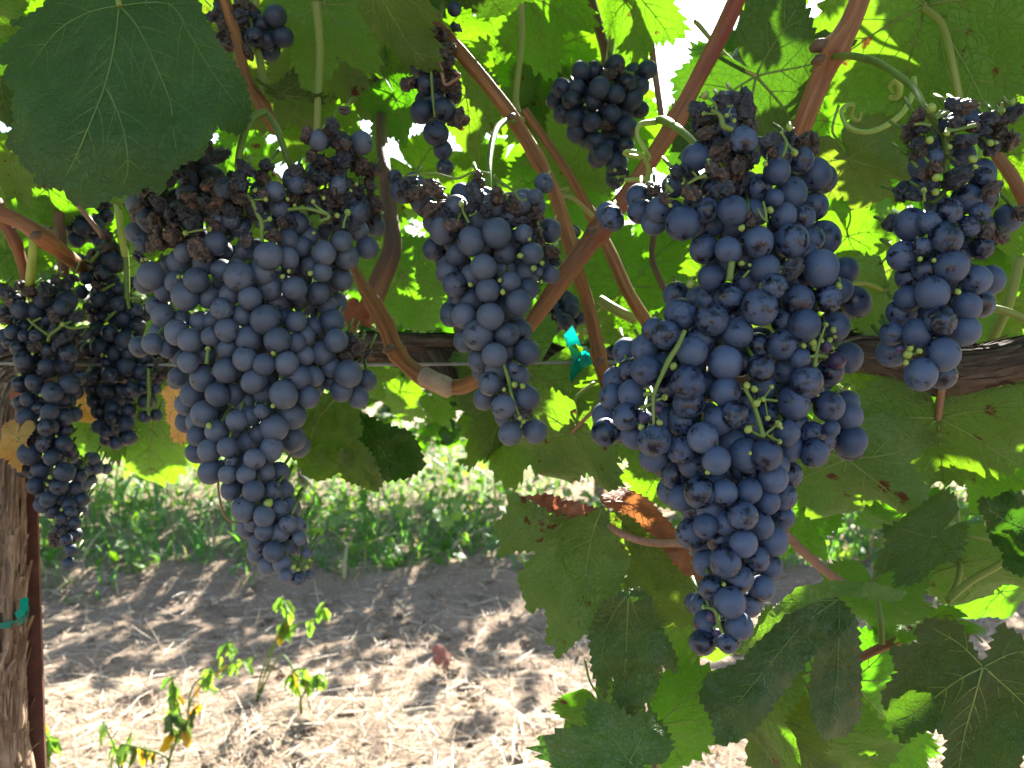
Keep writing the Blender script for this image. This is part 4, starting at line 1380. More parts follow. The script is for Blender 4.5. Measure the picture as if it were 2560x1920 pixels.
    for (x, y, d, r, kind, rank) in [i for i in items if i[4] == 'g'] + solid:
        p = P(x, y, d)
        r = r * min(1.12, d / D) * 1.04
        rot = Euler((rg.gauss(-0.35, 0.5), rg.gauss(0, 0.5), rg.uniform(0, 6.28))).to_matrix().to_4x4()
        if kind == 's':
            rot = Euler((rg.uniform(0, 6.28), rg.uniform(0, 6.28), rg.uniform(0, 6.28))).to_matrix().to_4x4()
            obj('shrivelled_berry', rg.choice(RAISIN), th, Matrix.Translation(p) @ rot @ Matrix.Scale(r * 1.1, 4))
        elif kind == 'g':
            obj('shot_berry', rg.choice(SHOT), th, Matrix.Translation(p) @ rot @ Matrix.Scale(r, 4))
        else:
            me = rg.choice(crm) if (kind == 'c' or (kind == 'b' and rg.random() < crink)) else rg.choice(bms)
            if kind == 'p':
                me = rg.choice(berry_meshes('berry_small'))
            obj('berry', me, th, Matrix.Translation(p) @ rot @ Matrix.Diagonal((r * rg.uniform(.95, 1.04), r * rg.uniform(.95, 1.04), r * rg.uniform(.98, 1.08), 1)))
    # stalk: given lines (px, py, d offset) with pixel radii, and a short pedicel for every shot berry
    v, f, uv = [], [], []
    for pl, rd in stems:
        tube([P(q[0], q[1], q[2] if len(q) > 2 else D - 0.002) for q in pl], [x * 0.8 / FPX * D for x in rd], 8, 6, None, v, f, uv)
    for it in items:
        if it[4] == 'g':
            p = P(it[0], it[1], it[2])
            e = P(it[0] + rg.uniform(-18, 18), it[1] - rg.uniform(-6, 26), it[2] + 0.012)
            tube([p, (p + e) / 2 + Vector((rg.uniform(-.001, .001), 0, 0)), e], [it[3] * 0.3, it[3] * .25, it[3] * 0.3], 6, 3, None, v, f, uv)
    for it in solid:
        p = P(it[0], it[1], it[2])
        if it[4] == 'f':
            continue
        e = p + Vector((rg.uniform(-.004, .004), 0.016, rg.uniform(0.004, 0.014)))
        tube([p + (e - p) * 0.3, e], [0.0008, 0.0010], 5, 1, None, v, f, uv, smooth=False)
    if v:
        obj('stalk', mesh('stalk', local(v, loc), f, M['stem']), th, Matrix.Translation(loc))
    return th


def scatter(rg, n, poly, r0, r1, rank, kind='s'):
    out = []
    x0 = min(p[0] for p in poly); x1 = max(p[0] for p in poly); y0 = min(p[1] for p in poly); y1 = max(p[1] for p in poly)
    while len(out) < n:
        x, y = rg.uniform(x0, x1), rg.uniform(y0, y1)
        if in_poly((x, y), poly) and all((x - o_[0]) ** 2 + (y - o_[1]) ** 2 > (0.72 * r0) ** 2 for o_ in out):
            out.append((x, y, rg.uniform(r0, r1), rg.choice(rank), kind))
    return out


# --- the big left bunch
T1, T2, T3 = Tile(320, 420, 3.456), Tile(320, 800, 3.456), Tile(400, 1120, 4.608)
TH = Tile(640, 0, 2.592)
mA = T1.b([(205, 930, 120), (150, 990, 95, 2), (450, 815, 105, 1), (590, 970, 103), (485, 735, 70, 1), (760, 650, 100, 1), (665, 820, 105, 2), (495, 1110, 117), (320, 1065, 90, 2), (960, 940, 125), (810, 880, 85, 2), (1215, 760, 118), (1380, 780, 95, 1), (1165, 900, 108, 1), (1020, 710, 75, 2), (1230, 1040, 103, 1), (1440, 1040, 103), (1500, 1100, 85, 2), (1055, 1125, 103), (880, 1095, 90, 1), (700, 1120, 95, 2), (810, 1220, 95), (990, 1275, 92, 1), (1190, 1310, 123), (250, 1190, 80, 2), (310, 1275, 98), (425, 1420, 108), (630, 1330, 90, 2), (540, 1490, 103), (855, 1400, 100), (715, 1460, 80), (750, 1320, 60, 2), (1045, 1480, 118, 1), (1290, 1490, 115), (1450, 1330, 90, 1), (1530, 1450, 90, 2), (1450, 1510, 80, 1), (860, 1560, 90, 1), (1280, 1160, 95, 3), (1370, 1310, 65, 2), (218, 1520, 90), (345, 1555, 75, 1), (100, 1545, 68, 1), (1270, 205, 70, 1), (860, 300, 55, 1), (800, 440, 100, 2), (1470, 480, 85, 2), (1310, 360, 70, 2), (1500, 680, 70, 2), (440, 370, 55, 2), (80, 310, 65, 2), (160, 440, 65, 1), (70, 560, 60, 2), (1380, 620, 70, 2),
            (1850, 630, 87), (1695, 735, 103, 1), (1890, 770, 105, 1), (2070, 690, 95, 1), (2130, 500, 80, 2), (1990, 540, 90, 2), (1675, 900, 80, 1), (1845, 960, 100, 1), (1640, 1080, 95, 1), (1770, 1325, 98, 1), (1800, 1490, 97), (1600, 1380, 85, 2), (1680, 1600, 100, 2), (1880, 300, 75, 2), (1720, 320, 50, 2), (1560, 590, 60, 2), (1800, 1160, 70, 3), (980, 60 + 460, 60, 3)])
mA += T2.b([(520, 365, 92), (450, 310, 70, 2), (1010, 335, 102), (1175, 385, 92), (1370, 375, 100), (850, 435, 107, 1), (650, 505, 112), (520, 500, 50, 2), (440, 490, 62, 1), (1090, 530, 108), (1475, 500, 103, 1), (1600, 490, 85, 2), (1520, 310, 92, 2), (560, 640, 105, 1), (775, 645, 103), (1345, 645, 120), (1560, 665, 97, 1), (1180, 630, 80, 2), (920, 640, 80, 2), (500, 730, 80, 2), (660, 810, 110), (1420, 820, 118, 2), (1060, 830, 90, 1), (940, 870, 90), (1265, 930, 118), (1140, 980, 78, 1), (590, 880, 75, 2), (500, 880, 55, 3), (765, 965, 95, 1), (1420, 1025, 112, 1), (605, 1000, 75, 2), (700, 1130, 98), (860, 1100, 86), (1035, 1060, 80, 2), (1240, 1115, 100), (590, 1150, 75, 2), (1095, 1200, 88), (715, 1310, 103, 1), (860, 1335, 78), (1020, 1335, 80), (1185, 1315, 80, 1), (1305, 1320, 65, 2), (890, 1470, 88, 1), (1085, 1475, 95), (1250, 1480, 85, 1), (1340, 1480, 60, 2), (910, 980, 70, 3), (1020, 720, 60, 3), (1905, 465, 118), (2060, 520, 90, 1), (1845, 610, 95, 1), (1990, 665, 92, 1), (1760, 410, 70, 2)])
mA += T2.b([(1150, 790, 62), (895, 1215, 62, 1)], 'c')
mA += T3.b([(965, 705, 140), (1200, 785, 120), (1370, 710, 90, 1), (1500, 690, 108, 2), (1475, 870, 100), (1580, 900, 60, 1), (1605, 1040, 78), (1375, 970, 52, 1), (1010, 920, 90, 2), (1090, 860, 80, 1), (1200, 960, 105), (1140, 1085, 110, 1), (1280, 1040, 60, 2), (1310, 1195, 120), (1125, 1210, 70, 2), (1240, 1360, 97, 1), (1410, 1330, 105, 1), (1695, 1215, 62), (1450, 1475, 78), (1600, 1510, 85), (1725, 1465, 58)])
mA += TH.b([(685, 925, 72), (400, 910, 62)])
rgA = random.Random(31)
mA += scatter(rgA, 16, [(430, 440), (560, 400), (700, 400), (800, 450), (930, 440), (940, 540), (820, 560), (700, 580), (560, 560), (430, 600), (345, 620), (350, 520)], 20, 29, (1, 1, 2), 'c')
mA += scatter(rgA, 54, [(425, 395), (470, 380), (560, 365), (620, 350), (700, 380), (770, 400), (790, 470), (740, 560), (690, 590), (600, 590), (560, 560), (480, 570), (430, 610), (345, 650), (325, 600), (335, 520), (360, 470)], 17, 28, (0, 1, 1, 2))
mA += scatter(rgA, 35, [(770, 400), (800, 330), (860, 350), (900, 380), (925, 420), (960, 470), (950, 540), (880, 560), (810, 570), (760, 520)], 17, 27, (1, 1, 2, 2))
mA += scatter(rgA, 9, [(860, 840), (900, 860), (925, 880), (915, 905), (870, 900), (850, 870)], 14, 22, (1, 2))
mA += TH.b([(490, 820, 55), (520, 880, 55), (575, 715, 32), (560, 930, 55), (330, 880, 45)], 's')
mA += T1.b([(1020, 620, 75), (1270, 590, 62), (1330, 470, 65), (620, 700, 85), (280, 620, 80), (400, 600, 70), (1700, 1100, 60, 2)], 's')
mA += T1.b([(497, 562, 24), (705, 530, 20), (317, 537, 15), (125, 795, 18), (160, 790, 18), (437, 940, 18), (472, 940, 16), (1190, 272, 20), (1225, 440, 22), (1335, 938, 20), (1390, 893, 17), (1575, 910, 22), (1097, 195, 18), (1600, 292, 20), (1690, 260, 18), (1807, 410, 24), (1897, 385, 30), (1380, 270, 16), (1440, 325, 17), (690, 1562, 22), (1605, 560, 14), (1925, 195, 13), (1975, 140, 15)], 'g')
mA += T2.b([(1252, 742, 20), (700, 912, 26), (1255, 288, 20)], 'g') + T3.b([(1245, 640, 52, 1), (1690, 1370, 28), (1725, 1290, 22), (1540, 1370, 28), (1590, 1400, 22)], 'g')
stA = [([(662, 280, .49), (632, 295, .485), (612, 330, .48), (596, 400, .475), (600, 460, .48), (610, 540, .49)], [13, 13, 12, 11, 10, 9]), ([(660, 275, .50), (690, 320, .50), (722, 405, .50), (740, 450, .51)], [12, 11, 10, 9]),
       (T1.pts([(1020, 230), (1080, 300), (1120, 400), (1155, 470), (1155, 560), (1160, 640)]), [6, 8, 7, 8, 7, 6]), (T1.pts([(1160, 470), (1225, 440)]), [5, 4]), (T1.pts([(1090, 275), (1190, 270)]), [4, 3]), (T1.pts([(500, 562), (600, 540), (700, 530)]), [3, 4, 3]), (T1.pts([(1860, 520), (1870, 460), (1895, 390)]), [5, 4, 4]), (T1.pts([(1650, 460), (1740, 420), (1650, 350), (1600, 300)]), [5, 6, 5, 3]), (T1.pts([(1380, 360), (1550, 350), (1720, 400)]), [6, 6, 6]), (T2.pts([(690, 250), (680, 380)]), [4, 7]),
       ([(650, 700, .515), (610, 900, .512), (590, 1100, .505), (610, 1250, .50), (660, 1330, .495), (720, 1400, .49), (760, 1430, .485)], [10, 10, 9, 8, 7, 6, 4]), ([(x, y, .492) for x, y in T3.pts([(1310, 900), (1330, 1060), (1430, 1190), (1560, 1300), (1620, 1400)])], [6, 6, 5, 5, 4])]
bunch('large left bunch of grey-blue grapes, shrivelled at the top, tapering to a long tip', 0.475, mA, 'berry_a', stA, 62, 3, crink=.03, depth_round=0.05)

# --- the big right bunch
E1, E2, E3 = Tile(1540, 220, 3.456), Tile(1470, 640, 3.0722), Tile(1560, 1100, 2.9625)
mE = E1.b([(1105, 455, 118), (685, 600, 118), (1390, 720, 115), (1710, 745, 145), (1510, 905, 140, 1), (1230, 860, 100, 2), (1370, 950, 78), (1715, 1020, 118, 1), (1450, 1105, 110, 1), (575, 1170, 148), (780, 1050, 110, 1), (1010, 1060, 125), (210, 1065, 95, 1), (200, 950, 70, 2), (370, 1050, 80, 1), (330, 1160, 90, 1), (970, 1400, 115), (760, 1390, 120, 1), (800, 1190, 85, 3), (1220, 1330, 137), (1515, 1320, 148), (1800, 1290, 140, 1), (1640, 1430, 60, 1), (1770, 1560, 155), (1975, 1580, 110, 2), (1290, 1560, 130, 1), (1590, 620, 80, 2), (1010, 1190, 100, 3)])
mE += [(1530, 546, 31, 0, 'b')]
mE += E2.b([(950, 165, 105, 1), (715, 445, 120), (955, 490, 122), (1320, 395, 138), (1610, 340, 118, 1), (2050, 355, 120, 1), (1210, 215, 90, 3), (1660, 530, 122), (1890, 540, 118, 1), (1570, 630, 75, 2), (1490, 680, 115, 1), (1515, 500, 55, 2), (600, 605, 112), (510, 570, 95, 1), (1150, 590, 118, 1), (870, 640, 105, 2), (295, 735, 85, 2), (440, 710, 108, 1), (800, 735, 112), (450, 880, 118), (330, 880, 60, 2), (1055, 820, 127, 1), (1325, 860, 105), (220, 960, 90, 2), (765, 970, 127), (775, 1130, 120, 1), (1055, 1040, 108, 1), (1630, 785, 75), (1990, 780, 120, 1), (1680, 965, 125), (1860, 890, 70, 2), (185, 1080, 90, 1), (340, 1060, 110, 1), (295, 1235, 105), (140, 1225, 80, 2), (130, 1355, 102), (270, 1340, 80, 2), (510, 1420, 125), (360, 1380, 70, 2), (500, 1545, 105, 1), (730, 1270, 115, 1), (1005, 1265, 110, 1), (1130, 1215, 102), (880, 1395, 112), (715, 1490, 105, 1), (1100, 1430, 105, 2), (1580, 1130, 122, 1), (1550, 1060, 90, 2), (1850, 1155, 115), (2000, 1230, 108, 1), (1980, 1130, 70, 2), (1870, 1325, 65), (1715, 1375, 105, 1), (1740, 1515, 108, 1), (2025, 1425, 118), (1530, 1360, 95, 1), (1580, 1290, 60, 2), (1200, 1525, 118, 1), (1370, 1530, 120), (985, 1570, 108), (800, 1600, 110, 1), (1550, 1480, 85, 2), (1340, 1000, 100, 3), (930, 990, 100, 3), (1520, 880, 100, 3), (1240, 1300, 90, 3), (620, 1030, 100, 3), (560, 1120, 100, 3), (1700, 1030, 80, 3), (680, 300, 75, 2)])
mE += E2.b([(1085, 320, 115, 1), (1840, 330, 108), (1430, 230, 95)], 'c')
mE += E2.b([(1905, 805, 70), (1825, 690, 47), (430, 1240, 45), (530, 1175, 40)], 'p')
mE += E3.b([(370, 260, 85, 2), (895, 205, 105, 2), (1125, 190, 90, 2), (560, 390, 112), (740, 390, 95, 1), (925, 380, 95, 1), (1105, 290, 105, 1), (1060, 460, 92, 1), (1180, 420, 65, 2), (1215, 260, 40, 3), (425, 430, 85, 1), (350, 380, 50, 3), (530, 520, 70, 3), (640, 510, 75, 2), (880, 565, 110), (1010, 635, 100, 1), (1165, 575, 90, 2), (605, 640, 92), (750, 615, 92, 1), (500, 690, 110, 1), (885, 770, 102), (1100, 750, 108, 1), (710, 740, 95, 2), (600, 800, 80, 3), (750, 905, 112), (980, 885, 95, 1), (610, 915, 85, 2), (1075, 940, 90, 2), (855, 1030, 103, 1), (645, 1095, 92), (1020, 1100, 95, 1), (785, 1205, 112), (590, 1225, 85, 1), (920, 1210, 70, 2), (850, 1380, 100), (605, 1360, 80, 1), (580, 1500, 97), (765, 1505, 73)])
mE += E3.b([(645, 1310, 35), (690, 1430, 35, 1)], 'p')
mE += E1.b([(900, 100, 75), (1100, 140, 105), (1030, 80, 70), (730, 220, 90), (700, 330, 70), (800, 390, 85), (890, 530, 100, 1), (880, 730, 95), (1030, 700, 90, 1), (1200, 600, 70), (1330, 440, 85), (1510, 410, 60), (1680, 480, 95), (1600, 460, 50), (520, 730, 80), (600, 720, 60, 1), (640, 890, 95), (920, 880, 90), (1150, 1140, 65), (1520, 1560, 80), (330, 880, 80), (1350, 560, 60), (1150, 230, 70, 1), (960, 620, 70, 1), (1180, 330, 60), (780, 270, 60, 1), (430, 960, 60), (1120, 640, 80, 1), (1080, 780, 90, 2), (960, 790, 60, 2)], 's')
mE += E1.b([(770, 65, 34), (760, 222, 20), (955, 240, 22), (1495, 343, 30), (1430, 392, 18), (1540, 560, 32), (800, 630, 22), (1290, 655, 22), (1330, 1055, 30), (1085, 1210, 28), (1085, 1515, 25), (1155, 1530, 15), (1020, 285, 20), (470, 1015, 18), (580, 825, 15)], 'g')
mE += E2.b([(790, 215, 32), (605, 840, 20), (657, 848, 28), (1825, 525, 20), (1883, 567, 25), (1725, 662, 30), (1742, 702, 28), (1658, 690, 20), (1795, 650, 18), (1855, 648, 22), (1880, 705, 15), (1895, 618, 18), (1220, 995, 25), (1278, 1023, 26), (1345, 1100, 20), (1293, 1132, 28), (1410, 1005, 18), (1380, 1245, 22), (1462, 1290, 27), (1483, 1318, 15), (1230, 1333, 30), (1470, 1425, 20), (1925, 232, 27), (590, 1085, 25), (550, 1280, 25), (410, 1315, 25), (1760, 1065, 16)], 'g')
mE += E3.b([(592, 1238, 18), (620, 237, 20), (740, 1070, 15), (660, 1250, 12), (933, 98, 15)], 'g')
dE = .412
stE = [([(1640, 302, .55), (1658, 300, .535), (1690, 318, .50), (1728, 350, .47), (1780, 420, .45), (1800, 560, .445), (1800, 720, .445)], [14, 19, 15, 14, 13, 12, 12]), (E2.pts([(745, 570), (690, 690), (620, 800), (560, 930), (520, 1020), (500, 1110), (505, 1290)]), [7, 8, 9, 7, 6, 6, 4]), (E2.pts([(500, 1060), (425, 1062)]), [5, 7]), (E2.pts([(500, 1135), (400, 1165)]), [5, 5]), (E2.pts([(520, 1110), (590, 1085)]), [4, 3]),
       (E2.pts([(1200, 1010), (1270, 1140), (1320, 1290), (1345, 1390)]), [6, 7, 8, 9]), (E2.pts([(1340, 1385), (1460, 1290)]), [5, 3]), (E2.pts([(1335, 1385), (1230, 1333)]), [5, 3]), (E2.pts([(1370, 1370), (1470, 1425)]), [4, 3]), (E2.pts([(1340, 1105), (1410, 1005)]), [4, 3]), (E2.pts([(1300, 1100), (1345, 1100), (1455, 1112)]), [5, 5, 4]), (E2.pts([(1360, 1110), (1380, 1245)]), [2.5, 2]), (E2.pts([(1220, 995), (1240, 1090)]), [3, 4]),
       (E2.pts([(1745, 850), (1755, 760), (1770, 690), (1800, 600), (1825, 530)]), [6, 6, 5, 4, 3]), (E2.pts([(1700, 775), (1760, 765), (1840, 772)]), [4, 6, 5]), (E2.pts([(1105, 40), (1085, 190)]), [11, 10]), (E2.pts([(1240, 110), (1190, 165)]), [4, 4]), (E3.pts([(592, 1238), (670, 1262), (700, 1360), (730, 1430)]), [4, 6, 6, 5]), (E3.pts([(660, 1400), (700, 1360)]), [5, 5]),
       (E1.pts([(820, 190), (900, 240), (930, 330), (1010, 360)]), [5, 8, 10, 8]), (E1.pts([(770, 65), (850, 130), (870, 220)]), [3, 4, 5]), (E1.pts([(760, 222), (870, 222)]), [3, 4]), (E1.pts([(955, 160), (1010, 155)]), [5, 4]), (E1.pts([(1435, 600), (1475, 480), (1430, 392)]), [5, 5, 3]), (E1.pts([(1475, 470), (1540, 560)]), [4, 3]), (E1.pts([(780, 760), (700, 780), (620, 830)]), [7, 6, 4]), (E1.pts([(700, 770), (660, 720)]), [4, 4]), (E1.pts([(430, 830), (490, 900)]), [6, 8]), (E1.pts([(1270, 980), (1290, 1060), (1300, 1150)]), [4, 5, 4]), (E1.pts([(1225, 1040), (1260, 1110), (1310, 1160)]), [3, 4, 4]), (E1.pts([(800, 630), (805, 690)]), [3, 2])]
bunch('largest bunch, blue grapes with a broad shoulder and a long pointed tip, right of centre', dE, mE, 'berry_e', stE, 62, 5, crink=.05, depth_round=0.05)

# --- the rightmost bunch
F1, F2 = Tile(2160, 220, 4.1475), Tile(2160, 580, 4.1475)
mF = F1.b([(490, 1420, 165, 1), (845, 1560, 160), (875, 1280, 95, 1), (1210, 880, 145, 1), (1240, 930, 95), (1060, 1150, 130, 2), (1240, 1120, 110, 2)])
mF += F1.b([(670, 1390, 115), (1080, 1440, 110, 1), (1200, 1290, 95, 1), (740, 720, 80, 1)], 'c')
mF += F2.b([(400, 250, 155), (605, 150, 95), (905, 355, 170), (640, 390, 115, 1), (480, 470, 110, 2), (1150, 500, 155, 1), (1310, 500, 100, 2), (710, 630, 170), (460, 690, 75, 1), (390, 830, 135, 2), (1060, 770, 150, 1), (1200, 740, 70, 2), (785, 930, 162), (285, 1055, 120), (550, 1055, 150, 1), (1035, 1020, 158, 1), (290, 1250, 120, 2), (820, 1265, 165), (590, 1475, 163), (800, 1480, 95, 2)])
mF += F2.b([(1220, 160, 120, 1)], 'c') + F2.b([(370, 1220, 40)], 'p')
mF += F1.b([(550, 310, 80), (480, 480, 110), (580, 580, 80), (520, 720, 70), (600, 660, 60), (1050, 200, 100), (930, 170, 70), (950, 370, 80), (1030, 560, 115), (1290, 320, 110), (1250, 450, 70), (1400, 330, 80), (1330, 620, 90), (1560, 250, 110), (1480, 540, 150), (620, 900, 80), (730, 840, 90), (970, 930, 130), (1000, 770, 70), (390, 1080, 100), (640, 1060, 100), (290, 1400, 80), (1300, 1060, 90), (1270, 1480, 90, 1), (1400, 1530, 120, 1), (530, 1130, 60), (1400, 430, 80, 1), (1120, 400, 60), (610, 420, 80), (1620, 1300, 80)], 's')
mF += F1.b([(700, 210, 48), (860, 470, 32), (890, 610, 25), (620, 1065, 32), (740, 1080, 38), (750, 930, 40), (1130, 740, 40), (1155, 815, 25), (1310, 570, 35), (1370, 580, 28), (1440, 235, 25), (1540, 145, 28), (680, 540, 40)], 'g')
mF += F2.b([(580, 280, 27), (725, 295, 24), (975, 620, 30), (455, 1270, 45), (575, 1235, 30), (480, 1210, 30), (435, 1355, 28)], 'g')
dF = .408
stF = [([(2085, 142, .515), (2130, 140, .50), (2190, 155, .485), (2240, 185, .468), (2285, 222, .45)] + [(x, y, .425) for x, y in F1.pts([(620, 190), (720, 330), (830, 460), (850, 620), (850, 850), (825, 1100), (700, 1190)])], [14, 15, 14, 13, 13, 13, 13, 15, 11, 9, 8, 6]),
       (F1.pts([(850, 440), (950, 435), (1160, 385)]), [9, 6, 7]), (F1.pts([(740, 320), (880, 240)]), [6, 5]), (F1.pts([(690, 390), (600, 370), (520, 380)]), [6, 5, 4]), (F1.pts([(800, 240), (745, 300)]), [5, 4]), (F1.pts([(620, 1065), (625, 1180)]), [4, 5]), (F1.pts([(1440, 150), (1400, 260)]), [4, 5]), (F1.pts([(1155, 815), (1100, 880)]), [3, 3]), ([(2350, 560, .43), (2345, 700, .435), (2330, 860, .43)], [8, 8, 6]), (F2.pts([(430, 1290), (520, 1260), (590, 1240)]), [6, 6, 5])]
bunch('loose bunch of blue grapes nearest the right edge, hanging in front of the cordon', dF, mF, 'berry_e', stF, 12, 7, crink=.03, depth_round=0.03)

# --- the middle bunch
D1, D2 = Tile(1040, 420, 4.1479), Tile(1040, 780, 4.1479)
mD = D1.b([(290, 630, 155, 1), (570, 760, 145), (835, 675, 148), (400, 770, 80, 2), (190, 840, 95, 2), (430, 900, 90, 2), (460, 1010, 75, 2), (700, 1030, 133), (1200, 890, 120), (920, 880, 95, 2), (330, 1090, 90, 2), (410, 1210, 130), (745, 1270, 130), (980, 1180, 105), (1150, 1100, 125, 2), (920, 1060, 100, 3), (1065, 1390, 127), (1150, 1260, 70, 2), (500, 1540, 125, 1), (770, 1540, 140), (580, 1370, 65, 2), (450, 1370, 70, 3), (365, 1530, 50, 2), (930, 1470, 110, 3), (1390, 650, 110, 2), (420, 400, 95, 2), (960, 510, 80, 2), (790, 390, 70, 2), (1270, 1080, 45)])
mD += D1.b([(1395, 1110, 90, 1), (1110, 680, 90), (1330, 160, 95), (1230, 300, 85)], 'c')
mD += D2.b([(645, 240, 150), (935, 230, 128, 1), (1150, 415, 138), (510, 300, 95, 2), (815, 450, 130), (660, 500, 115, 2), (840, 590, 65, 2), (1005, 585, 62), (1060, 670, 80, 2), (760, 745, 115), (710, 900, 120, 2), (915, 980, 130), (1145, 890, 128), (975, 1265, 120), (1240, 1240, 122), (700, 610, 65, 3), (1080, 200, 90, 3), (980, 400, 60, 2)])
mD += D1.b([(215, 220, 110), (610, 250, 100), (650, 120, 75), (840, 290, 85), (740, 430, 80), (560, 420, 70), (420, 580, 90), (1010, 330, 50), (180, 400, 100, 1), (20, 260, 70), (1270, 660, 70), (1400, 860, 80, 1), (1080, 720, 80, 1), (1230, 500, 90, 1), (1080, 560, 80, 1), (300, 460, 80, 1), (1000, 440, 80, 1), (-80, 330, 60), (-40, 120, 60), (-120, 180, 70), (-200, 100, 60), (-160, 260, 50), (1290, 770, 60, 1), (1440, 980, 70, 1), (90, 470, 60, 1)], 's') + D2.b([(1100, 1040, 35), (1185, 1040, 35)], 's')
mD += D1.b([(470, 375, 32), (1175, 740, 22), (1220, 1040, 32), (1305, 985, 27), (900, 1287, 28), (565, 1210, 25), (1080, 910, 30), (870, 1165, 22), (1300, 1180, 18)], 'g') + D2.b([(1020, 755, 32), (915, 805, 22), (1080, 1100, 25), (1115, 1135, 25), (1105, 770, 30)], 'g')
stD = [([(1285, 305, .60), (1265, 302, .585), (1240, 325, .56), (1224, 390, .53), (1220, 470, .51), (1215, 600, .505), (1220, 750, .505), (1250, 900, .50)], [10, 12, 12, 12, 11, 9, 8, 7]), (D2.pts([(910, 540), (960, 700), (985, 830), (1050, 1020), (1100, 1130), (1085, 1200)]), [5, 7, 6, 4, 4, 3]), (D2.pts([(1100, 1130), (1170, 1120)]), [3, 3]), (D1.pts([(470, 375), (500, 470), (550, 570)]), [3, 5, 5]), (D1.pts([(550, 500), (630, 460)]), [4, 3]), (D1.pts([(830, 120), (1000, 230), (1080, 330), (1150, 320)]), [5, 5, 4, 3]), (D1.pts([(1000, 230), (1110, 90)]), [3, 3]),
       (D1.pts([(-100, 80), (200, 60), (420, 110), (600, 40), (760, 60)]), [3, 4, 4, 4, 5])]
bunch('middle bunch of grey-blue grapes ending in two separate dangling grapes', .475, mD, 'berry_a', stD, 34, 9, crink=.04, depth_round=0.04)

# --- the two smaller bunches at the left
B1, B2 = Tile(0, 560, 4.1479), Tile(0, 920, 3.1904)
mB = B1.b([(215, 890, 100, 1), (440, 800, 75, 1), (640, 870, 80), (690, 800, 105, 2), (370, 900, 80, 2), (130, 1120, 70, 1), (255, 1160, 62), (375, 1160, 65), (40, 1170, 80, 2), (195, 1280, 85, 1), (500, 1310, 55, 1), (715, 1350, 100), (245, 1410, 95), (240, 1480, 85, 2), (480, 1470, 78), (470, 1530, 70, 3), (670, 1470, 90, 2), (30, 1270, 70, 3), (860, 1130, 70, 2)])
mB += B2.b([(160, 130, 62, 1), (275, 115, 68), (420, 195, 80), (555, 130, 75), (640, 75, 50, 1), (600, 190, 60, 3), (230, 255, 63, 1), (170, 280, 45, 2), (400, 350, 70), (320, 320, 60, 2), (215, 390, 80, 1), (520, 390, 68, 1), (595, 370, 48, 1), (385, 475, 78), (520, 500, 60, 2), (220, 535, 70, 1), (235, 685, 85), (185, 640, 50, 3), (365, 600, 72), (510, 605, 67), (550, 650, 50, 2), (415, 715, 68), (180, 770, 75, 2), (330, 800, 80, 2), (515, 830, 77), (590, 830, 40, 2), (635, 860, 45, 1), (285, 940, 72, 1), (470, 945, 68), (600, 960, 55, 1), (385, 1045, 65), (340, 1090, 65, 1), (500, 1040, 60, 2), (555, 1080, 45, 1), (565, 1150, 45), (630, 1125, 45, 2), (425, 1140, 55, 2), (490, 1200, 48), (600, 1235, 50), (590, 1330, 45, 1), (530, 1375, 50), (570, 1455, 50), (548, 1558, 48), (540, 260, 60, 2), (500, 250, 55, 2), (300, 880, 60, 3), (650, 1050, 50, 1)])
mB += B1.b([(800, 960, 60), (680, 1170, 100), (560, 960, 80), (560, 1090, 60), (600, 1240, 60), (790, 1210, 55), (380, 1280, 60), (100, 720, 80), (40, 900, 90), (30, 660, 60), (200, 650, 60), (450, 690, 70), (60, 1000, 80), (590, 580, 70), (700, 620, 60), (760, 560, 50), (300, 700, 60), (130, 830, 60), (500, 640, 60)], 's') + B2.b([(430, 1370, 55, 1), (460, 1280, 60), (500, 1300, 40)], 's')
mB += B1.b([(650, 1040, 24), (210, 700, 18), (320, 790, 18), (340, 1345, 16), (205, 1560, 18)], 'g') + B2.b([(400, 870, 18), (380, 930, 14), (490, 1130, 12), (325, 215, 14), (450, 545, 10)], 'g')
stB = [(B1.pts([(500, 1220), (520, 1150), (600, 1090), (655, 1045), (740, 1080), (910, 1060)]), [6, 6, 5, 6, 5, 5]), (B1.pts([(655, 1045), (740, 1010)]), [5, 4]), (B1.pts([(500, 1150), (400, 1080), (330, 1020), (290, 980)]), [5, 4, 5, 4]), (B1.pts([(330, 1020), (430, 970)]), [4, 4]), ([(74, 712, .66), (80, 760, .675), (100, 900, .69), (110, 1060, .69), (140, 1220, .68), (170, 1360, .67)], [12, 10, 8, 7, 6, 5])]
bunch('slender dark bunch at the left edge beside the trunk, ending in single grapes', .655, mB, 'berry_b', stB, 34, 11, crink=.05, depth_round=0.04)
mC = B1.b([(840, 705, 72), (890, 560, 68, 1), (825, 390, 80, 1), (1000, 370, 90, 2), (1180, 390, 115, 1), (1060, 510, 80), (1235, 670, 70, 1), (1120, 730, 80, 2), (1020, 785, 82), (1100, 840, 60, 2), (960, 880, 70, 1), (1235, 830, 78), (1370, 620, 65, 2), (1410, 890, 75), (1290, 980, 80, 1), (1060, 960, 60, 2), (1000, 1090, 85, 1), (1140, 1130, 90), (1290, 1205, 92), (930, 1310, 85, 1), (1030, 1270, 90), (1180, 1340, 85, 1), (1330, 1340, 70, 1), (1100, 1440, 48), (1310, 1480, 95, 1), (1470, 1540, 75, 1), (1150, 1570, 92), (1460, 1270, 88, 1), (1190, 1420, 60, 2), (1000, 1560, 90, 3), (1510, 1390, 70, 2)])
mC += B1.b([(1490, 950, 70), (1430, 1040, 75)], 'c')
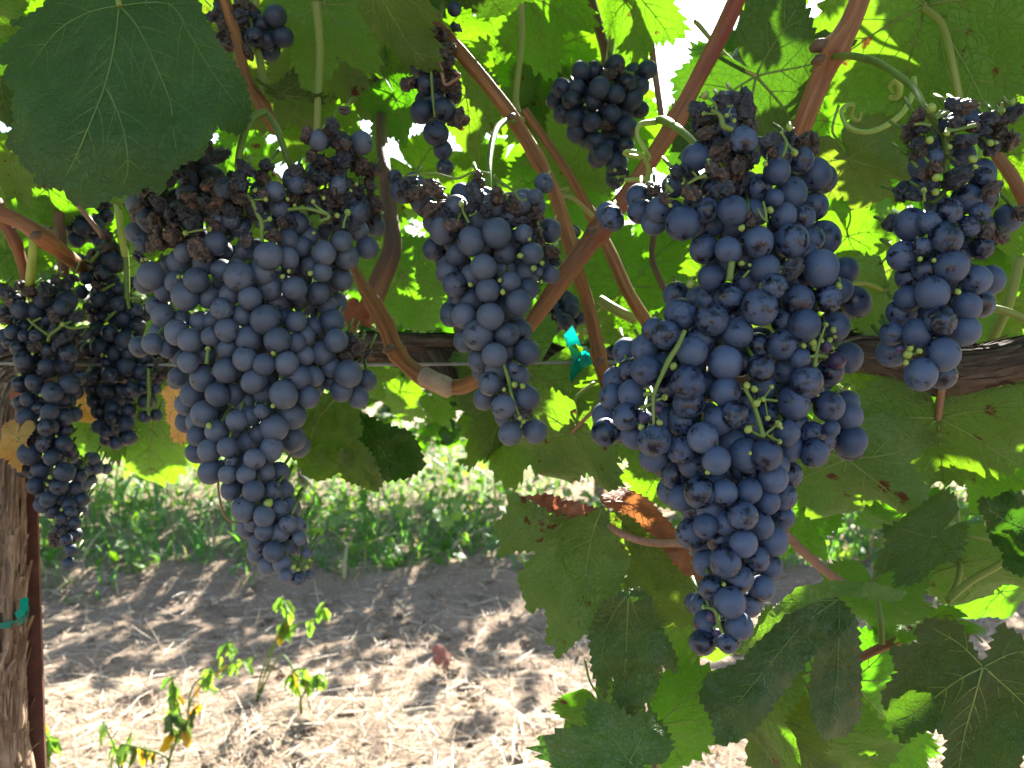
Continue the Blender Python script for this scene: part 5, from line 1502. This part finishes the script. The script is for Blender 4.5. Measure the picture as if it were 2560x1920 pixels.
mC += B2.b([(845, 180, 60, 1), (1045, 180, 68), (760, 70, 65, 2), (740, 170, 60, 2), (760, 270, 60, 2), (795, 350, 65, 2), (900, 320, 55, 1), (1030, 345, 58, 1), (905, 410, 62), (1010, 450, 60), (790, 470, 58, 1), (855, 510, 58), (1035, 555, 58), (930, 600, 52, 1), (855, 570, 50, 2), (1245, 165, 38), (1140, 175, 35), (1155, 390, 45), (1250, 375, 48), (960, 180, 60, 3), (940, 250, 60, 3)])
mC += B1.b([(1700, 1540, 90), (1560, 1570, 60), (1100, 250, 60), (1250, 260, 60), (1120, 120, 60), (950, 300, 50), (1330, 760, 40), (1000, 640, 50), (1640, 1450, 60, 1), (880, 860, 50)], 's')
mC += B1.b([(1460, 375, 24), (1525, 365, 20), (1060, 1360, 20), (1255, 525, 20), (1100, 1370, 14)], 'g')
stC = [(B2.pts([(1185, 0), (1185, 110), (1190, 200), (1180, 300), (1190, 380)]), [5, 5, 6, 5, 4]), (B1.pts([(1210, 60), (1270, 180), (1310, 400), (1320, 780)]), [10, 12, 9, 8]), (B1.pts([(1320, 780), (1340, 880)]), [6, 5]), (B1.pts([(1310, 770), (1480, 780)]), [5, 4]), (B1.pts([(940, 400), (1030, 290)]), [6, 5]), (B1.pts([(870, 370), (930, 385)]), [4, 5]), (B1.pts([(1090, 1010), (1160, 940), (1200, 900)]), [5, 5, 3]), (B1.pts([(1060, 690), (1190, 620)]), [5, 4])]
bunch('small dark bunch between the trunk-side bunch and the large left bunch', .70, mC, 'berry_b', stC, 34, 13, crink=.05, depth_round=0.04)

# --- bunches deeper in the canopy
TG = Tile(1260, 0, 2.592)
mG = TG.b([(500, 460, 60, 1), (585, 455, 45, 2), (725, 415, 60, 1), (370, 570, 62, 1), (470, 565, 55, 1), (620, 570, 72), (800, 530, 62), (930, 450, 62), (725, 610, 60), (435, 650, 60), (575, 660, 50, 1), (380, 740, 40, 2), (460, 770, 60, 1), (570, 795, 58), (700, 740, 60, 1), (830, 640, 70, 1), (880, 710, 50, 2), (470, 860, 65, 1), (590, 920, 65, 1), (800, 830, 70, 1), (785, 945, 62), (640, 1000, 70, 1), (730, 1060, 75, 1), (720, 1160, 60, 2), (330, 650, 45, 2), (880, 560, 60, 2), (760, 880, 60, 2), (680, 960, 60, 2), (600, 1030, 50, 2), (540, 500, 60, 3), (660, 680, 60, 3), (540, 740, 60, 3), (780, 740, 60, 3)])
mG += TG.b([(690, 480, 55), (760, 450, 45), (650, 800, 50, 1), (720, 1190, 40), (780, 1130, 40)], 's') + TG.b([(718, 1103, 12), (735, 1150, 14), (525, 680, 8)], 'g')
bunch('compact dark bunch up among the sunlit leaves, top centre', .70, mG, 'berry_b', [(TG.pts([(720, 1150), (790, 1140)]), [5, 5]), ([(1525, 130, .74), (1530, 190, .73), (1520, 300, .725)], [8, 8, 7])], 14, 15)
mH = TH.b([(1110, 545, 72, 1), (1220, 710, 72), (1075, 725, 78), (1165, 865, 78), (1210, 970, 48, 1), (1160, 640, 50, 2), (1285, 60, 45), (1225, 1085, 55)]) + TH.b([(990, 540, 60), (1290, 560, 50), (1300, 770, 60), (1050, 370, 60), (1040, 260, 60), (1190, 330, 70), (1130, 220, 60), (1290, 180, 45), (1160, 440, 60, 1), (1230, 420, 50, 1), (1260, 480, 50, 1), (1100, 440, 50), (1200, 230, 60, 1), (1260, 300, 50, 1), (1320, 740, 30), (1200, 560, 50, 1)], 's') + TH.b([(1050, 430, 18), (1200, 1090, 12)], 'g')
bunch('thin half-shrivelled bunch at the top, left of the slanting cane', .58, mH, 'berry_b', [(TH.pts([(1130, 300), (1140, 560), (1160, 760)]), [5, 5, 4]), ([(1120, -40, .62), (1095, 60, .60), (1080, 140, .59)], [7, 7, 6])], 4, 17)
mI = TH.b([(128, 105, 70), (175, 240, 65), (35, 160, 60, 1), (60, 260, 60, 1), (90, 330, 48, 2), (-10, 240, 50, 1)]) + TH.b([(-120, 120, 60), (-200, 160, 60), (-220, 60, 60), (-150, 220, 60), (-280, 120, 50), (-90, 40, 50), (-240, 240, 50), (-60, 330, 40), (-180, 300, 50)], 's')
bunch('few dark grapes at the top edge beside the large dark leaf', .60, mI, 'berry_b', [([(600, -40, .63), (610, 30, .62), (640, 60, .61)], [6, 6, 5])], 4, 19)
mJ = D2.b([(1370, 630, 80, 1), (1560, 690, 80), (1700, 740, 75), (1520, 790, 90, 1), (1650, 860, 70, 1), (1450, 580, 90, 2), (1780, 760, 60, 2), (1600, 600, 70, 2), (1450, 700, 70, 2)]) + D1.b([(1600, 1400, 90, 1), (1620, 1480, 80), (1550, 1590, 90), (1490, 1530, 70), (1420, 1460, 80, 1), (1340, 1400, 70, 1), (1610, 680, 65, 1), (1650, 790, 60, 1), (1700, 1560, 60, 1), (1380, 1560, 80, 1), (1450, 1380, 70, 2), (1540, 1330, 60, 2), (1290, 1520, 60, 2), (1600, 1640, 70, 1), (1450, 1640, 70, 1)])
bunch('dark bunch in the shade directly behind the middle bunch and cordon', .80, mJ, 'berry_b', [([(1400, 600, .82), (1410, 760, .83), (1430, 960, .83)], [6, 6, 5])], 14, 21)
mK = B2.b([(750, 725, 48), (695, 810, 50), (785, 805, 40), (850, 805, 40, 1), (725, 890, 42, 1), (685, 920, 50), (615, 765, 45, 1), (640, 1010, 40, 1), (660, 870, 45, 2)])
bunch('small sunlit cluster of grapes behind the slender left bunch', .78, mK, 'berry_a', [(B2.pts([(640, 700), (700, 780), (690, 900)]), [5, 4, 3])], 3, 23)
mL = [(150, 520, 20, 0, 'b'), (185, 505, 21, 1, 'b'), (220, 530, 20, 0, 'b'), (170, 560, 20, 1, 'b'), (205, 570, 21, 0, 'b'), (240, 565, 20, 1, 'b'), (190, 600, 19, 1, 'b'), (265, 540, 19, 2, 'b'), (250, 600, 19, 2, 'b'), (225, 495, 19, 2, 'b'), (130, 545, 18, 2, 'b'), (270, 500, 18, 2, 'b')]
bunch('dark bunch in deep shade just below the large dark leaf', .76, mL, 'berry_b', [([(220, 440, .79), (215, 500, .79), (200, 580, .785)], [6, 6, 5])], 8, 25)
mN = D1.b([(1990, 1420, 50), (2040, 1500, 60), (2010, 1600, 55), (2080, 1590, 55, 1), (1960, 1520, 40, 1)]) + [(1530, 880, 17, 0, 'b'), (1522, 905, 16, 1, 'b'), (1548, 905, 17, 1, 'b')]
bunch('few small far grapes between the vertical cane and the largest bunch', .95, mN, 'berry_b', [([(1530, 730, .97), (1530, 800, .97), (1535, 890, .97)], [4, 4, 3])], 3, 27)


# ---------------------------------------------------------------- trellis and ties
def px_tube(name, pts, rad, mat, label, cat, sides=8):
    p3 = [P(*p) for p in pts]
    v, f, uv = tube(p3, [r / FPX * p[2] for r, p in zip(rad, pts)], sides, 4)
    return obj(name, mesh(name, local(v, p3[0]), f, M[mat], uv=uv), None, Matrix.Translation(p3[0]), label, cat)


px_tube('trellis_wire', [(-300, 905, .72), (300, 912, .715), (900, 912, .70), (1300, 908, .69), (1560, 905, .69), (2000, 905, .69), (2900, 905, .69)], [4, 4, 4, 4, 4, 4, 4], 'wire', 'thin grey trellis wire stretched along the cordon', 'wire', 6)


def ribbon(pts, w_, nrm):
    v, f = [], []
    for i, p in enumerate(pts):
        p = Vector(p)
        t_ = (Vector(pts[min(len(pts) - 1, i + 1)]) - Vector(pts[max(0, i - 1)])).normalized()
        s = t_.cross(Vector(nrm[i] if isinstance(nrm, list) else nrm)).normalized() * (w_[i] if isinstance(w_, list) else w_)
        v += [p - s, p + s]
    for i in range(len(pts) - 1):
        f.append((2 * i, 2 * i + 1, 2 * i + 3, 2 * i + 2))
    return v, f


def tape(name, bands, tails, label):
    """loops of flat plastic tape round a branch, knot and loose ends"""
    c0 = P(*bands[0][0])
    th = thing(name, c0, label, 'plant tie', 'green plastic ties')
    for (c, axis_to, rad, wd) in bands:
        C0 = P(*c)
        ax = (P(*axis_to) - C0).normalized()
        u = ax.orthogonal().normalized(); q = ax.cross(u)
        v, f = [], []
        k = 28
        for i in range(k):
            a = 2 * math.pi * i / k
            r = rad * (1 + 0.05 * math.sin(3 * a))
            dirv = u * math.cos(a) + q * math.sin(a)
            sh = ax * (0.002 * math.sin(a * 2))
            v += [C0 + dirv * r + sh - ax * wd, C0 + dirv * r * 1.02 + sh + ax * wd * (0.7 + 0.3 * math.sin(a))]
        for i in range(k):
            j = (i + 1) % k
            f.append((2 * i, 2 * j, 2 * j + 1, 2 * i + 1))
        obj('band', mesh('band', local(v, c0), f, M['tape']), th, Matrix.Translation(c0))
    for (pts, w_, nrm) in tails:
        p3, _ = smooth_path([P(*p) for p in pts], 1.0, 5)
        v, f = ribbon(p3, w_, nrm)
        me = mesh('loose_end', local(v, c0), f, M['tape'])
        obj('loose_end', me, th, Matrix.Translation(c0))
    return th


tape('tie_tape', [((1432, 918, .715), (1470, 935, .71), .0175, .0055), ((1440, 915, .712), (1480, 925, .71), .0165, .004)],
     [([(1420, 825, .69), (1430, 850, .695), (1442, 880, .69), (1448, 900, .685), (1470, 895, .68)], .006, (0.5, -1, 0.25)), ([(1450, 905, .685), (1440, 930, .685), (1445, 960, .69), (1442, 985, .695)], .006, (0.6, -1, -0.1)), ([(1455, 890, .68), (1470, 900, .678), (1480, 885, .68)], .0045, (-0.3, -1, 0.4))],
     'translucent green plastic tie knotted round the cordon in the middle')
tape('tie_tape', [((-44, 1541, .73), (-44, 1500, .73), .0345, .0036)], [([(40, 1540, .70), (54, 1530, .705), (60, 1512, .715), (60, 1495, .72)], .003, (0.4, -1, 0))], 'green plastic tie wrapped round the trunk at the left edge')


def stake():
    a, b = P(98, 2300, .76), P(62, 1380, .76)
    a = Vector((b.x + 0.004, b.y, 0.0))
    th_v, th_f = [], []
    # an angle-iron stake: L section
    prof = [(-.009, 0), (.011, 0), (.011, .003), (-.006, .003), (-.006, .022), (-.009, .022)]
    for e in (a, b + Vector((0, 0, .12))):
        for (x, y) in prof:
            th_v.append(e + Vector((x, y, 0)))
    n_ = len(prof)
    for i in range(n_):
        j = (i + 1) % n_
        th_f.append((i, j, n_ + j, n_ + i))
    th_f.append(tuple(range(n_ - 1, -1, -1)))
    th_f.append(tuple(n_ + i for i in range(n_)))
    obj('steel_stake', mesh('steel_stake', local(th_v, a), th_f, M['stake'], smooth=False), None, Matrix.Translation(a), 'rusty red angle-iron stake standing just right of the trunk', 'stake')


stake()


# ---------------------------------------------------------------- the next rows
def back_vine(x, y, seed, label, group=None, lean=0.0):
    rg = random.Random(seed)
    z0 = ground_z(x, y)
    loc = Vector((x, y, z0))
    th = thing('grapevine', loc, label, 'grapevine', group)
    v, f, uv = tube([(0, 0, -.05), (lean * .4, 0, .3), (lean, 0.02, .62), (lean + .1, 0, .85), (lean + .4, 0, .92)], [.030, .026, .026, .024, .018], 14, 8, bark_disp(seed, .15))
    v2, f2, uv2 = tube([(lean + .02, 0, .7), (lean - .2, 0, .88), (lean - .7, 0, .92)], [.024, .022, .016], 12, 8, bark_disp(seed + 1, .15), v, f, uv)
    obj('trunk', mesh('trunk', v, f, M['trunk'], uv=uv), th, Matrix.Translation(loc))

    def place(r_):
        zz = r_.triangular(.32, 1.78, 1.15) if r_.random() < .7 else r_.uniform(.25, .85)
        return Vector((r_.uniform(-.85, .85), r_.gauss(0, .17 + .05 * (zz > 1)), zz)), r_.uniform(.05, .085)
    obj('crown', foliage_mass('crown', 1000, place, [M['leaf_mid'], M['leaf_dark'], M['leaf_spot']], th, seed, True), th, Matrix.Translation(loc))
    return th


GB = 'vines of the next row'
for i, x in enumerate((-4.1, -2.6, -1.08, 0.45, 2.0, 3.5, 5.0)):
    back_vine(x, 4.55, 60 + i, 'next-row grapevine whose bare trunk rises from the grass near the left bunch tip' if i == 2 else 'leafy grapevine of the next row glimpsed through gaps behind the canopy', GB, 0.02 if i != 2 else 0.0)


def far_rows():
    rg = random.Random(5)

    def place(r_):
        y = r_.choice((8.0, 8.0, 11.5, 15.0))
        return Vector((r_.uniform(-.9, .9) * y, y + r_.gauss(0, .15), r_.triangular(.5, 2.0, 1.2))), r_.uniform(.07, .12)
    obj('far_vines', foliage_mass('far_vines', 3600, place, [M['leaf_mid'], M['leaf_spot']], None, 5, True), None, Matrix.Identity(4), 'far vine rows merging into one hedge of leaves', 'vines', None, 'stuff')


far_rows()


def ground_weeds():
    def place(r_):
        while True:
            y = 3.2 + 4.2 * r_.random() ** 1.3
            x = r_.uniform(-.7, .7) * (y + .3)
            if noise.noise(Vector((x * 1.4, y * 1.4, 31))) > -0.08:
                return Vector((x, y, ground_z(x, y) + r_.random() ** 1.5 * .20)), r_.uniform(.012, .042)
    o = obj('ground_weeds', foliage_mass('ground_weeds', 3000, place, [M['weed_leaf'], M['weed_leaf'], M['leaf_mid']], None, 8, True), None, Matrix.Identity(4), 'low broad-leaved weeds mixed into the grass of the bank', 'weeds', None, 'stuff')


# ---------------------------------------------------------------- weeds on the bare soil, a fallen leaf
M['weed_leaf'] = mat_leaf('weed_leaf', [(0.07, 0.16, 0.03), (0.11, 0.22, 0.04), (0.16, 0.28, 0.06)], (0.32, 0.58, 0.04), 0.45, 0.5, 0.25, 0.2)
M['weed_yellow'] = mat_leaf('weed_leaf_yellow', [(0.35, 0.20, 0.02), (0.50, 0.32, 0.03), (0.5, 0.4, 0.05)], (0.7, 0.40, 0.02), 0.45, 0.5, 0.2)
M['weed_dull'] = mat_leaf('weed_leaf_dull', [(0.04, 0.075, 0.03), (0.06, 0.10, 0.035), (0.08, 0.13, 0.045)], (0.14, 0.24, 0.03), 0.35, 0.6, 0.2, 0.25)
ground_weeds()
WL = {}
for nm in ('weed_leaf', 'weed_yellow', 'weed_dull'):
    ol = []
    for i in range(22):
        a = 2 * math.pi * i / 22
        ol.append((0.26 * math.sin(a) * (1 + 0.2 * math.sin(5 * a)), 0.5 - 0.5 * math.cos(a)))
    pp, tt = tri_poly(ol, 0.16)
    WL[nm] = mesh('leaf', [Vector((p.x, p.y, -0.3 * p.y * p.y + 0.5 * abs(p.x))) for p in pp], tt, M[nm])


def ray_ground(px, py):
    d = (FWD + RIGHT * ((px - 1280) / FPX) + UP * ((960 - py) / FPX))
    t_ = -CAM.z / d.z
    for _ in range(6):
        q = CAM + d * t_
        t_ = (ground_z(q.x, q.y) - CAM.z) / d.z
    return CAM + d * t_, t_


def weed(base_px, tips, leaves, label, seed, kind='weed_leaf'):
    """base where it grows; tips = stems as (px, py, depth offset) lists; leaves hang on the stems"""
    rg = random.Random(seed)
    B, d0 = ray_ground(*base_px)
    th = thing('weed_plant', B, label, 'weed', 'weeds on the bare soil')
    for st in tips:
        p3 = [B] + [P(px, py, d0 + do) for px, py, do in st]
        v, f, uv = tube(p3, [0.0026 - 0.0014 * i / len(p3) for i in range(len(p3))], 6, 6)
        obj('stem', mesh('stem', local(v, B), f, M['stem']), th, Matrix.Translation(B))
        path, _ = smooth_path(p3, 1.0, 6)
        for i in range(int(leaves * 1.5)):
            s = rg.uniform(0.35, 1.0) ** 0.7
            q = path[min(len(path) - 1, int(s * (len(path) - 1)))]
            ln = rg.uniform(.015, .042)
            nm = kind if rg.random() < .90 else 'weed_yellow'
            e = Euler((rg.uniform(-1.9, -0.5), rg.gauss(0, .35), rg.uniform(0, 6.28))).to_matrix().to_4x4()
            obj('leaf', WL[nm], th, Matrix.Translation(q) @ e @ Matrix.Scale(ln, 4))
    return th


weed((640, 1760), [[(655, 1680, -.02), (690, 1600, -.04), (725, 1565, -.05), (790, 1545, -.06), (815, 1500, -.06)], [(690, 1600, -.04), (715, 1540, -.05), (705, 1490, -.05)], [(700, 1640, -.03), (745, 1690, -.06), (780, 1690, -.05)]], 13, 'lanky weed with yellowing leaves reaching up below the left bunch tip', 1)
weed((470, 1860), [[(475, 1760, -.03), (520, 1690, -.05), (575, 1600, -.06)], [(480, 1720, -.03), (560, 1670, -.08), (640, 1640, -.1)], [(440, 1740, -.02), (430, 1690, -.03)]], 11, 'sprawling leafy weed in the bright patch of soil', 2)
weed((400, 1990), [[(425, 1900, -.02), (430, 1810, -.03), (425, 1780, -.03)], [(420, 1900, -.02), (350, 1870, -.02), (300, 1860, -.01)], [(430, 1880, -.02), (470, 1800, -.03), (500, 1760, -.04)]], 9, 'dull-leaved weed at the bottom edge left of centre', 3, 'weed_dull')
weed((300, 1960), [[(290, 1880, -.02), (255, 1800, -.02)], [(310, 1880, -.02), (330, 1830, -.03)]], 7, 'small weed at the bottom edge nearest the stake', 4)
weed((120, 1930), [[(110, 1870, -.02), (105, 1800, -.02)], [(125, 1880, -.02), (118, 1840, -.02)]], 6, 'tiny green weed right beside the stake', 5)
weed((755, 1800), [[(750, 1740, -.02), (730, 1680, -.02), (770, 1670, -.03)], [(752, 1750, -.02), (790, 1690, -.03), (808, 1690, -.03)]], 9, 'drooping weed with a yellow lower leaf on the edge of the sunlit soil', 6)
g_, dg_ = ray_ground(1108, 1680)
ml_, mv_, mp_ = leaf_meshes(3, 'leaf_brown')
mw_ = Matrix.Translation(g_ + Vector((0, 0, .035))) @ Euler((1.1, .5, .6)).to_matrix().to_4x4() @ Matrix.Scale(.05, 4)
fl = obj('fallen_leaf', ml_, None, mw_, 'curled reddish dead leaf lying on the shaded straw', 'leaf')
obj('vein', mv_, fl, mw_)
print('LEAVES', LEAFN[0], 'OBJECTS', len(bpy.data.objects))
